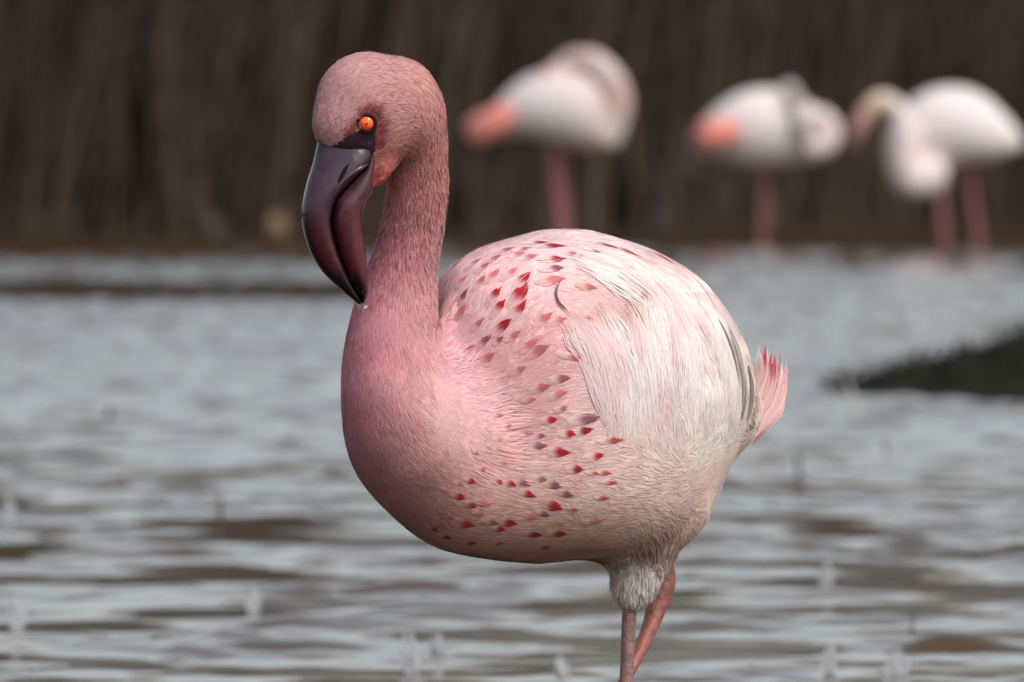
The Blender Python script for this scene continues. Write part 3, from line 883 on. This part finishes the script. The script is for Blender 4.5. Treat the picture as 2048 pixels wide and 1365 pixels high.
# the same spotting on the far flank
for k in range(40):
    px, py = random.uniform(930, 1350), random.uniform(520, 1050)
    w_ = P(px, py, 0)
    p_, n_, fi, dd = bvh.ray_cast(Vector((w_[0], 0.4, w_[2])), Vector((0, -1, 0)))
    if p_ is None: continue
    d_ = flow(np.array([[px, py]], float))[0]; d_ /= np.linalg.norm(d_)
    red_feather(p_, FN[fi], d_, random.uniform(28, 50), random.choice([0, 0, 1, 2]), (px, py))

# long loose plumes of the wing, back and flank: each a lock of fine barbs trailing over the body
WHT, CRM, PPK, RSE = (.90, .82, .80), (.90, .84, .79), (.87, .70, .69), (.74, .30, .29)
def plume_at(px, py, dx, dy, ln, kd, wid=16.0, nb=30, bend=0.0, lift=0.001, tipcol=None):
    p_, n_, _ = hit(px, py)
    if p_ is None: return
    d0 = np.array([dx, 0.10, -dy]); d0 /= np.linalg.norm(d0)
    sp, sn = march(p_, n_, d0, ln * S, 8, bend)
    col0 = pigment(np.array([[px, py]], float))[0]; colm = np.array([PPK, WHT, CRM, WHT][kd])
    col1 = np.array(tipcol) if tipcol is not None else colm
    def colf(x_, o_):
        f_ = min(1, x_ / 0.35); c_ = col0 * (1 - f_) + colm * f_
        g_ = min(1, max(0, (x_ - 0.55) / 0.3)); return c_ * (1 - g_) + col1 * g_
    lock("plume", sp, sn, wid * S, nb, colf, bird, lift=lift, bw=0.00030, tilt=0.12, wave=0.28)
r = random.Random(5)
for k in range(52):                      # the curtain of white plumes hanging over the wing
    f_ = r.random()
    px = 1120 + 245 * f_; py = 610 + 18 * math.sin(f_ * 7) + r.uniform(-10, 90) - 30 * f_
    plume_at(px, py, 0.85 - 0.85 * f_ + r.uniform(-.12, .12), 1.0, r.uniform(120, 250), (0 if f_ < .3 else r.choice([0, 1, 2, 1])), r.uniform(16, 30), 42, r.uniform(-0.9, 0.1), r.uniform(.0003, .0012))
for k in range(24):                      # long scapulars along the top edge, sweeping to the tail
    f_ = k / 23
    px = 1120 + 320 * f_; py = 488 + 95 * f_ ** 1.5 + r.uniform(-10, 50) * (0.35 if 1150 < px < 1310 else 1.0)
    plume_at(px, py, 1.0 - 0.55 * f_, 0.22 + 0.78 * f_, r.uniform(130, 230), r.choice([1, 2, 0, 3]), r.uniform(16, 28), 40, -0.35, r.uniform(.0003, .0010), tipcol=RSE if k % 7 == 3 else None)
for k in range(18):                      # wing edge down to the tail root
    f_ = k / 17
    plume_at(1390 + 90 * f_ + r.uniform(-12, 12), 580 + 170 * f_, 0.42 - 0.35 * f_, 1.0, r.uniform(120, 190), r.choice([1, 2, 2, 3]), r.uniform(14, 24), 36, -0.25, r.uniform(.0003, .0010))
for k in range(9):                       # beige flight feathers along the rear edge of the wing
    f_ = k / 8
    p_, n_, _ = hit(1440 + 52 * f_ + r.uniform(-6, 6), 640 + 90 * f_)
    if p_ is None: continue
    sp, sn = march(p_, n_, np.array([0.22 - 0.2 * f_, 0.1, -1.0]), r.uniform(120, 170) * S, 8, -0.2)
    cc = np.array((.66, .57, .50)) * r.uniform(.8, 1.15)
    lock("flight_feather", sp, sn, 7 * S, 26, lambda x_, o_, cc=cc: cc * (1.1 if o_ > 0 else .9), bird, lift=0.0016, bw=0.0004, tilt=0.35, wave=0.03, flare=0.0, endmin=0.9, loose=.05)
# dark curled shaft showing on the wing
pts = []
for (px, py, rr_) in [(1122, 560, .5), (1113, 578, 1.6), (1112, 592, 2.0), (1117, 606, 2.2), (1127, 617, 1.8), (1134, 623, .6)]:
    p_, n_, _ = hit(px, py); p_ = p_ + n_ / np.linalg.norm(n_) * 0.0016
    pts.append((*p_, rr_ * S))
V, F = tube(pts, 7, 5)
o_ = link("feather_shaft", mesh_np("feather_shaft", V, F, M_leg, col=np.tile((.11, .085, .085), (len(V), 1))), bird)
o_["label"] = "dark curled feather shaft on the wing"
# ---- tail
tail = empty("tail", (0, 0, 0)); tail.parent = bird
tail.location = -bird.location
for k in range(30):
    f_ = k / 29
    x0_, y0_ = 1474 + 30 * f_ + r.uniform(-5, 5), 805 + 84 * f_ + r.uniform(-8, 8)
    x2_, y2_ = 1512 + 62 * f_ + r.uniform(-6, 6), 690 + 34 * f_ ** 2 + r.uniform(-8, 14) + (40 if k % 3 == 0 else 0)
    x1_, y1_ = x0_ * 0.42 + x2_ * 0.58 + 16, (y0_ + y2_) / 2
    yb = 0.125 + 0.02 * math.sin(k * 2.1)
    sp = catmull([P(x0_, y0_, yb), P(x1_, y1_, yb + 0.010), P(x2_, y2_, yb + 0.018)], 5)
    nn_ = np.tile(np.array([-0.25 + 0.5 * f_, -1, 0.25]), (len(sp), 1)); nn_ /= np.linalg.norm(nn_, axis=1)[:, None]
    redtip = r.random() < 0.6
    ca, cb_ = np.array((.86, .58, .57)) * r.uniform(.75, 1.02), np.array((.50, .04, .06) if redtip else (.88, .66, .66))
    def colf(x_, o_, ca=ca, cb_=cb_):
        g_ = min(1, max(0, (x_ - 0.58) / 0.2)) * (0.95 if o_ > -0.3 else 0.3); return ca * (1 - g_) + cb_ * g_
    lock("feather", sp, nn_, 9 * S, 24, colf, tail, lift=0.002, bw=0.00036, tilt=0.5, wave=0.25, flare=0.5, endmin=0.6)

# ---- bill
def loft(A, B, depth, ybias, n=6, seg=28, sq=1.0):
    """A, B: outline pixels of both edges station by station; oval sections between them"""
    rows_ = catmull(np.hstack([np.array(A, float), np.array(B, float), np.array(depth, float)[:, None]]), n)
    V, st_ = [], []
    ang = np.linspace(0, 2 * math.pi, seg, endpoint=False)
    for i_, (ax_, ay_, bx_, by_, dp) in enumerate(rows_):
        y_ = yaw((ax_ + bx_) / 2) + ybias
        pa, pb = P(ax_, ay_, y_), P(bx_, by_, y_)
        c_ = (pa + pb) / 2; h_ = (pa - pb) / 2
        for q in ang:
            cq, sq_ = math.cos(q), math.sin(q)
            V.append(c_ + h_ * (np.sign(cq) * abs(cq) ** sq) + np.array([0, dp * S * np.sign(sq_) * abs(sq_) ** sq, 0]))
            st_.append((i_ / (len(rows_) - 1), q))
    V = np.array(V); st_ = np.array(st_); nr = len(rows_)
    i, j = np.meshgrid(np.arange(nr - 1), np.arange(seg), indexing='ij'); j2 = (j + 1) % seg
    Q = np.stack([i * seg + j, i * seg + j2, (i + 1) * seg + j2, (i + 1) * seg + j], -1).reshape(-1, 4)
    k = np.arange(1, seg - 1)
    T = np.vstack([np.stack([0 * k, k + 1, k], -1), (nr - 1) * seg + np.stack([0 * k, k, k + 1], -1)])
    return V, [Q, T], st_
UA = [(644, 262), (634, 290), (625, 328), (612, 370), (604, 410), (603, 440), (610, 475), (624, 512), (648, 548), (682, 580), (706, 600), (720, 611)]
UB = [(742, 262), (748, 292), (742, 325), (706, 362), (674, 398), (664, 435), (667, 468), (677, 505), (691, 540), (707, 573), (720, 594), (725, 606)]
V, F, s_ = loft(UA, UB, [8, 26, 38, 41, 38, 35, 32, 29, 25, 20, 14, 6], 0.0, sq=0.8)
q_ = s_[:, 1]; tt = s_[:, 0]
front = (1 + np.cos(q_)) / 2                 # 1 at the culmen, 0 at the gape
cU = np.outer(1 - np.clip((tt - .34) / .22, 0, 1), lin(56, 38, 50)) + np.outer(np.clip((tt - .34) / .22, 0, 1), lin(60, 20, 29))
blk = np.clip((tt - .70 + 0.03 * np.sin(q_ * 5)) / .05, 0, 1)
edge_ = np.exp(-((front - 0.84) / 0.07) ** 2) * np.clip((tt - .36) / .08, 0, 1) + 1.2 * np.exp(-(front / 0.09) ** 2)
blk = np.maximum(blk, np.clip(edge_, 0, 1))
cU = cU * (0.72 + 0.28 * np.clip(tt / .16, 0, 1))[:, None]
cU = cU * (1 - blk[:, None]) + np.array([0.006, 0.004, 0.005]) * blk[:, None]
ub = link("upper_bill", mesh_np("upper_bill", V, F, M_bill, col=cU), bird)
ub["label"] = "dark purple upper bill with black tip"
UBV = BVHTree.FromPolygons([tuple(v_) for v_ in V], [tuple(int(k_) for k_ in f_) for f_ in F[0]])
def on_bill(tree, rows_, out_):
    pts_ = []
    for (px, py, r_) in rows_:
        h_ = tree.ray_cast(Vector(CAM), Vector(ray(px, py)).normalized())
        if h_[0] is not None: pts_.append((*(np.array(h_[0]) + np.array([0, -out_ * S, 0])), r_ * S))
    return pts_
# nostril slit
V2, F2 = tube(on_bill(UBV, [(698, 328, 1.2), (692, 337, 3.6), (685, 350, 4.2), (678, 362, 3.0), (675, 369, 1.0)], -1.2), 10, 5)
no = link("nostril", mesh_np("nostril", V2, F2, M_skin, col=np.tile((0.003, 0.002, 0.003), (len(V2), 1))), ub)
# raised fold of skin along the gape
V2, F2 = tube(on_bill(UBV, [(736, 328, 2.0), (722, 336, 5.0), (705, 346, 5.0), (690, 358, 4.5), (676, 376, 3.5), (668, 396, 1.5)], -2.0), 10, 5)
link("gape_fold", mesh_np("gape_fold", V2, F2, M_bill, col=np.tile(lin(74, 48, 60), (len(V2), 1))), ub)
LA = [(742, 290), (732, 332), (702, 364), (672, 399), (662, 435), (665, 468), (675, 505), (689, 540), (705, 573), (719, 594), (724, 605)]
LB = [(752, 320), (748, 350), (744, 384), (731, 402), (725, 432), (727, 470), (732, 512), (737, 555), (736, 584), (731, 601), (727, 608)]
V, F, s_ = loft(LA, LB, [30, 36, 40, 40, 39, 37, 34, 30, 22, 13, 5], -0.001, sq=0.9)
q_ = s_[:, 1]; tt = s_[:, 0]
front = (1 + np.cos(q_)) / 2
cL = np.tile(lin(72, 27, 36), (len(V), 1)) * (0.85 + 0.3 * (1 - front))[:, None]
cL[tt < .33] = cL[tt < .33] * 0.6 + np.array(lin(80, 58, 66)) * 0.4
blk = np.clip((tt - .72 + 0.05 * np.sin(q_ * 3)) / .06, 0, 1)
blk = np.maximum(blk, np.exp(-((1 - front) / 0.07) ** 2))
cL = cL * (1 - blk[:, None]) + np.array([0.006, 0.004, 0.005]) * blk[:, None]
lb = link("lower_bill", mesh_np("lower_bill", V, F, M_bill, col=cL), bird)
lb["label"] = "glossy maroon lower bill"
# drop of water hanging from the bill tip
bm = bmesh.new(); bmesh.ops.create_uvsphere(bm, u_segments=20, v_segments=14, radius=1)
V = np.array([v_.co[:] for v_ in bm.verts]); FF = [[v_.index for v_ in f_.verts] for f_ in bm.faces]; bm.free()
V = V * np.array([9.5, 9.0, 6.5]) * S
V[:, 2] += np.where(V[:, 2] > 0, 0.0, 0.0)
V += P(726, 612, yaw(722))
Md, t, b = mat_new("water_drop")
b.inputs["Transmission Weight"].default_value = 1.0; b.inputs["Roughness"].default_value = 0.02; b.inputs["IOR"].default_value = 1.333
drop = link("water_drop", mesh_np("water_drop", V, [np.array([f_ for f_ in FF if len(f_) == 4]), np.array([f_ for f_ in FF if len(f_) == 3])], Md))
tag(drop, "clear water drop hanging from the tip of the dark bill", "water drop")

# ---- eyes
def eye(side):
    if side < 0: p_, n_, _ = hit(733, 247)
    else:
        w_ = P(733, 247, yaw(733))
        q_, nn, fi, dd = bvh.ray_cast(Vector((w_[0] - 0.008, 0.3, w_[2])), Vector((0, -1, 0)))
        p_, n_ = np.array(q_), FN[fi]
    n_ = n_ / np.linalg.norm(n_)
    R_ = 17.0 * S
    n_ = n_ * 0.75 + np.array([-0.05, -1 if side < 0 else 1, 0]) * 0.25; n_ /= np.linalg.norm(n_)
    c_ = p_ - n_ * R_ * 0.52
    e_ = empty("eye", (0, 0, 0)); e_.parent = bird; e_.location = -bird.location
    t1 = np.cross(n_, [0, 0, 1]); t1 /= np.linalg.norm(t1); t2 = np.cross(n_, t1)
    # ball with iris rings around n_
    V, Cc = [], []; nr, sg = 22, 28
    for i_ in range(nr + 1):
        th = math.pi * i_ / nr * 0.62
        for j_ in range(sg):
            ph = 2 * math.pi * j_ / sg
            V.append(c_ + R_ * (n_ * math.cos(th) + (t1 * math.cos(ph) + t2 * math.sin(ph)) * math.sin(th)))
            d_ = math.sin(th)
            Cc.append((0.004, 0.002, 0.002) if d_ < 0.15 else ((1.0, 0.13, 0.02) if d_ < 0.78 else ((0.75, 0.03, 0.008) if d_ < 0.9 else (0.25, 0.008, 0.006))))
    i, j = np.meshgrid(np.arange(nr), np.arange(sg), indexing='ij'); j2 = (j + 1) % sg
    Q = np.stack([i * sg + j, (i + 1) * sg + j, (i + 1) * sg + j2, i * sg + j2], -1).reshape(-1, 4)
    o_ = link("eyeball", mesh_np("eyeball", np.array(V), Q, M_eye, col=np.array(Cc)), e_)
    o_["label"] = "orange red iris with a pinpoint black pupil"
    ring = []
    for k in range(33):
        ph = 2 * math.pi * k / 32
        ring.append((*(c_ + n_ * R_ * 0.50 + (t1 * math.cos(ph) + t2 * math.sin(ph)) * R_ * 1.02), R_ * 0.24))
    V, F = tube(ring, 10, 1, cap=False)
    link("eyelid", mesh_np("eyelid", V, F, M_skin, col=np.tile(lin(40, 20, 24), (len(V), 1))), e_)
M_eye = mat_attr("eye_iris", rough=0.12, spec=0.4, coat=0.3)
eye(-1); eye(1)

# ---- legs
def leg(name_pts, cols, seg=14, foot=None, label=None):
    V, F = tube([row(*p_) for p_ in name_pts], seg, 6)
    px = to_px(V)
    tt = np.interp(px[:, 1], [p_[1] for p_ in name_pts], np.linspace(0, 1, len(name_pts)))
    c = np.outer(1 - tt, cols[0]) + np.outer(tt, cols[1])
    band = 0.9 + 0.18 * np.sin(V[:, 2] * 900 + 3 * np.sin(V[:, 2] * 210)) * (0.5 + 0.5 * np.sin(V[:, 2] * 90))
    o_ = link("leg", mesh_np("leg", V, F, M_leg, col=c * band[:, None]), bird)
    if label: o_["label"] = label
    return o_
def foot(parent, c, heading, flat=True):
    """webbed foot: three toes, web between them and a hind toe"""
    parts = []
    h_ = np.array([math.cos(heading), math.sin(heading), 0]); s_ = np.array([-h_[1], h_[0], 0]); dn = np.array([0, 0, -1.0])
    toes = []
    for a_ in (-0.55, 0, 0.55):
        d_ = (h_ * math.cos(a_) + s_ * math.sin(a_)); d_ = d_ * (1 if flat else 0.35) + dn * (0 if flat else 0.85)
        l_ = 0.062 if a_ == 0 else 0.054
        toes.append(c + d_ * l_)
        parts.append(tube([(*c, 0.0045), (*(c + d_ * l_ * 0.5), 0.0036), (*(c + d_ * l_), 0.0015)], 8, 3))
    parts.append(tube([(*c, 0.003), (*(c - h_ * 0.016), 0.001)], 6, 1))
    up = np.array([0, 0, 0.001])
    Wv = np.array([c + up, toes[0] * .9 + c * .1 + up, (toes[0] + toes[1]) * .42 + c * .16 + up, toes[1] * .9 + c * .1 + up, (toes[1] + toes[2]) * .42 + c * .16 + up, toes[2] * .9 + c * .1 + up])
    Wv = np.vstack([Wv, Wv - 2 * up])
    parts.append((Wv, [np.array([[0, 1, 2], [0, 2, 3], [0, 3, 4], [0, 4, 5], [6, 8, 7], [6, 9, 8], [6, 10, 9], [6, 11, 10]])]))
    V, F = merge(parts)
    link("foot", mesh_np("foot", V, F, M_leg, col=np.tile((.22, .06, .06), (len(V), 1))), parent)
ankle_z = 0
stand = leg([(1266, 1130, 22, .026), (1262, 1195, 16, .025), (1258, 1240, 14.5, .024), (1254, 1330, 13.5, .022), (1250, 1400, 14, .020), (1247, 1470, 17, .02), (1246, 1500, 21, .02), (1247, 1535, 17, .018), (1250, 1600, 13, .014), (1258, 1750, 12, .005), (1268, 2050, 12, -.008)],
            ((.24, .13, .115), (.20, .11, .10)), label="grey brown standing leg")
foot(stand, P(1268, 2052, -.008), math.pi + 0.75)
lift_leg = leg([(1322, 1090, 17, .088), (1326, 1125, 20, .086), (1325, 1160, 27, .083), (1317, 1195, 25, .078), (1305, 1240, 18, .070), (1283, 1295, 14, .058), (1255, 1350, 12, .046), (1225, 1410, 12, .034), (1150, 1560, 11, .004), (1110, 1630, 13, -.01)],
               ((.20, .065, .055), (.34, .115, .085)), label="reddish raised leg bent at the ankle")
foot(lift_leg, P(1108, 1634, -.011), math.pi + 0.75, flat=False)

# ------------------------------------------------------------------ the three flamingos behind
def far_bird(label, d, prims, accents, legs, thin, group=None, yj=0.0):
    Y0 = d - D
    sc = d / D * S
    def rw(px, py, r_, dy=0.0):
        p_ = P(px, py, Y0 + dy); return (p_[0], p_[1], p_[2], r_ * sc)
    pts = [rw(*q_) for ch, _, _ in prims for q_ in ch]
    pts = np.array(pts); R = pts[:, 3].max() * 1.3 + 0.05
    fl_ = Field(pts[:, :3].min(0) - R, pts[:, :3].max(0) + R, 0.0085)
    for ch, k_, sy_ in prims:
        fl_.chain([rw(*q_) for q_ in ch], k=k_, sy=sy_, sub=3)
    V, Q = fl_.mesh(); V = relax(V, Q, 6)
    e_ = empty("flamingo", (pts[:, 0].mean(), Y0, -0.3))
    tag(e_, label, "flamingo", group)
    px = to_px(V)
    c = np.tile((.62, .555, .55), (len(V), 1))
    for (ax_, ay_, rr, cc) in thin:
        w_ = np.exp(-((px[:, 0] - ax_) ** 2 + (px[:, 1] - ay_) ** 2) / rr ** 2)[:, None]
        c = c * (1 - w_) + np.array(cc) * w_
    c *= (1 + 0.06 * noise3(V, 9, 0.05))[:, None]
    link("body", mesh_np("body", V, Q, M_far, col=c), e_)
    for nm, ch, cc in accents:
        V, F = tube([rw(*q_) for q_ in ch], 16, 5, flat=0.7)
        if isinstance(cc, tuple): col_ = np.tile(cc, (len(V), 1))
        else:
            f_ = np.clip((to_px(V)[:, 1] - ch[0][1]) / (ch[-1][1] - ch[0][1]), 0, 1)[:, None]; col_ = np.array(cc[0]) * (1 - f_) + np.array(cc[1]) * f_
        link(nm, mesh_np(nm, V, F, M_far, col=col_), e_)
    for ch in legs:
        V, F = tube([rw(q_[0], q_[1], q_[2] * 0.8, q_[3]) for q_ in ch], 10, 4)
        link("leg", mesh_np("leg", V, F, M_leg, col=np.tile((.22, .080, .082), (len(V), 1))), e_)

CORAL = (.66, .22, .18)
far_bird("sleeping white flamingo with coral tail, neck coiled over its back, by the dead bush", 44.0,
         [([(985, 258, 22, 0), (1035, 225, 44, 0), (1090, 212, 68, 0), (1145, 216, 78, 0), (1180, 236, 64, 0)], 0.03, 0.85),
          ([(1215, 270, 30, -.03), (1238, 215, 24, -.06), (1228, 168, 24, -.06), (1190, 128, 24, -.04), (1150, 122, 22, -.02), (1122, 138, 20, 0)], 0.018, 1.0)],
         [("wing_tip", [(1040, 222, 16, -.05), (1012, 232, 26, -.05), (985, 246, 27, -.05), (958, 268, 20, -.04), (938, 272, 8, -.03)], CORAL), ("wing_tip", [(1000, 236, 14, -.03), (962, 246, 20, -.03), (932, 258, 8, -.02)], (.56, .26, .23)),
          ("bill", [(1122, 140, 16, -.03), (1095, 150, 13, -.05), (1075, 166, 8, -.07)], (.55, .35, .33))],
         [[(1108, 290, 14, 0), (1112, 350, 11, 0), (1118, 420, 11, 0), (1126, 520, 10, 0), (1130, 620, 9, 0)], [(1126, 290, 13, .06), (1130, 360, 10, .06), (1134, 430, 10, .06), (1140, 620, 9, .06)]],
         [(1238, 195, 58, (.46, .31, .27)), (1160, 122, 42, (.48, .32, .28)), (1100, 290, 60, (.66, .58, .54)), (1195, 290, 45, (.72, .60, .50))])
far_bird("sleeping white flamingo with dark ruffled wing edge and coral tail, on one leg", 45.2,
         [([(1410, 285, 26, 0), (1450, 270, 52, 0), (1510, 258, 78, 0), (1565, 258, 74, 0), (1600, 270, 56, 0)], 0.03, 0.85),
          ([(1610, 300, 24, -.04), (1650, 288, 24, -.04), (1660, 255, 20, -.05), (1640, 232, 17, -.06), (1622, 232, 14, -.08)], 0.015, 1.0),
          ([(1560, 195, 16, -.04), (1580, 176, 12, -.06), (1592, 210, 17, -.11), (1604, 250, 17, -.13), (1612, 295, 13, -.11)], 0.015, 1.0)],
         [("wing_tip", [(1478, 262, 16, -.13), (1448, 264, 24, -.14), (1418, 276, 25, -.14), (1392, 284, 10, -.12)], CORAL), ("wing_tip", [(1460, 250, 12, -.10), (1420, 254, 17, -.10), (1388, 264, 7, -.08)], (.58, .25, .22))],
         [[(1533, 320, 13, 0), (1530, 370, 9, 0), (1527, 430, 9, 0), (1522, 520, 8, 0), (1520, 620, 8, 0)]],
         [(1588, 200, 26, (.22, .17, .14)), (1610, 265, 24, (.24, .18, .15)), (1655, 260, 30, (.66, .52, .50)), (1440, 320, 50, (.66, .56, .52))])
far_bird("pale flamingo with tan head bent down, standing in the water on two legs", 41.8,
         [([(1838, 325, 52, 0), (1862, 268, 76, 0), (1915, 252, 78, 0), (1970, 268, 55, 0), (2010, 278, 30, 0), (2032, 288, 15, 0)], 0.03, 0.85),
          ([(1850, 350, 44, -.06), (1822, 358, 36, -.09), (1806, 322, 34, -.11), (1803, 272, 31, -.13), (1800, 232, 22, -.15), (1782, 208, 18, -.16), (1760, 206, 21, -.17), (1742, 218, 18, -.18)], 0.035, 1.0)],
         [("bill", [(1742, 218, 19, -.18), (1724, 240, 16, -.19), (1712, 268, 13, -.2), (1706, 292, 9, -.2), (1706, 312, 4, -.2)], [(.46, .26, .22), (.06, .03, .03)])],
         [[(1878, 335, 15, -.05), (1880, 380, 11, -.05), (1884, 440, 11, -.05), (1890, 520, 10, -.05), (1892, 640, 9, -.05)], [(1934, 325, 15, .04), (1942, 380, 11, .04), (1952, 450, 11, .04), (1960, 530, 10, .04), (1962, 640, 9, .04)]],
         [(1755, 212, 32, (.50, .36, .22)), (1800, 320, 40, (.68, .54, .50)), (1850, 300, 50, (.62, .52, .50)), (1990, 300, 40, (.66, .60, .56))])

# ------------------------------------------------------------------ small things on the water
def twig(px, py, toppx, toppy, rpx, colour, label):
    b_ = W(px, py); sc = (b_[1] + D) / D * S
    t_ = P(toppx, toppy, b_[1] + 0.02)
    m_ = (b_ + t_) / 2 + np.array([rpx * sc * 0.7, 0, 0])
    d_ = b_ - (t_ - b_) * 0.5
    V, F = tube([(*d_, rpx * sc), (*b_, rpx * sc), (*m_, rpx * sc * 0.85), (*t_, rpx * sc * 0.4)], 7, 4)
    o_ = link("twig", mesh_np("twig", V, F, M_reed, col=np.tile(colour, (len(V), 1))))
    tag(o_, label, "twig")
DK = (.045, .035, .03)
twig(1598, 962, 1592, 900, 5, DK, "thick dark twig standing in the water below the pink tail")
twig(1771, 905, 1768, 878, 3.5, DK, "short dark twig in the water below the mud spit")
twig(1823, 1265, 1825, 1218, 2.2, (.02, .02, .02), "thin black twig in rippled water right of the standing leg")
twig(440, 1035, 434, 985, 5, DK, "dark twig in the water left of the breast")
twig(1712, 826, 1690, 752, 5, (.34, .31, .28), "pale leaning twig in front of the mud spit")
twig(1678, 800, 1655, 735, 3, (.10, .09, .08), "thin dark leaning twig beside the tip of the mud spit")
twig(215, 840, 220, 808, 7, (.06, .055, .05), "stubby dark twig alone in the pale water")

rr = random.Random(9)
for (px, py, hp, wd, label) in [(828, 1345, 110, 1, "large white down feather curled on the water below the breast"), (508, 1225, 62, 0, "white down feather on the water left of the body, in brown streaks"),
                                (32, 1255, 75, 1, "white down feather on dark ripples beside a brown streak"), (1660, 1345, 78, 0, "white down feather on the water right of the legs"),
                                (1655, 1170, 60, 2, "curled white down feather on rippled water right of the raised leg"), (1795, 1350, 70, 0, "upright narrow white feather at the water right of the legs"),
                                (1125, 1350, 50, 2, "small white down feather on the water left of the standing leg"), (880, 1310, 60, 2, "small white down feather close behind the large curled one"), (20, 1030, 50, 1, "white wisp of down on the pale water")]:
    b_ = W(px, py); sc = (b_[1] + D) / D * S
    e_ = empty("floating_feather", b_)
    tag(e_, label, "feather", "white down feathers on the water")
    for q in range(3):
        an = math.radians(90 + (q - 1) * 30 + rr.uniform(-12, 12)); hh = hp * sc * (.85 if q == 1 else .55)
        t_ = np.array([math.cos(an), rr.uniform(-.4, .2), math.sin(an)])
        side_ = np.array([math.sin(an), 0, -math.cos(an)]) * rr.uniform(-.4, .4)
        sp = catmull([b_ + [0, 0, -0.003], b_ + (t_ * .5 + side_ * .4) * hh, b_ + t_ * hh], 4)
        nn_ = np.tile(np.array([0.2 * (q - 1), -1, 0.45]), (len(sp), 1)); nn_ /= np.linalg.norm(nn_, axis=1)[:, None]
        lock("barb_tuft", sp, nn_, hp * sc * .16, 20, lambda x_, o_: np.array((.44, .45, .47)), e_, lift=0.002, bw=0.0006, wave=0.4, flare=0.8)
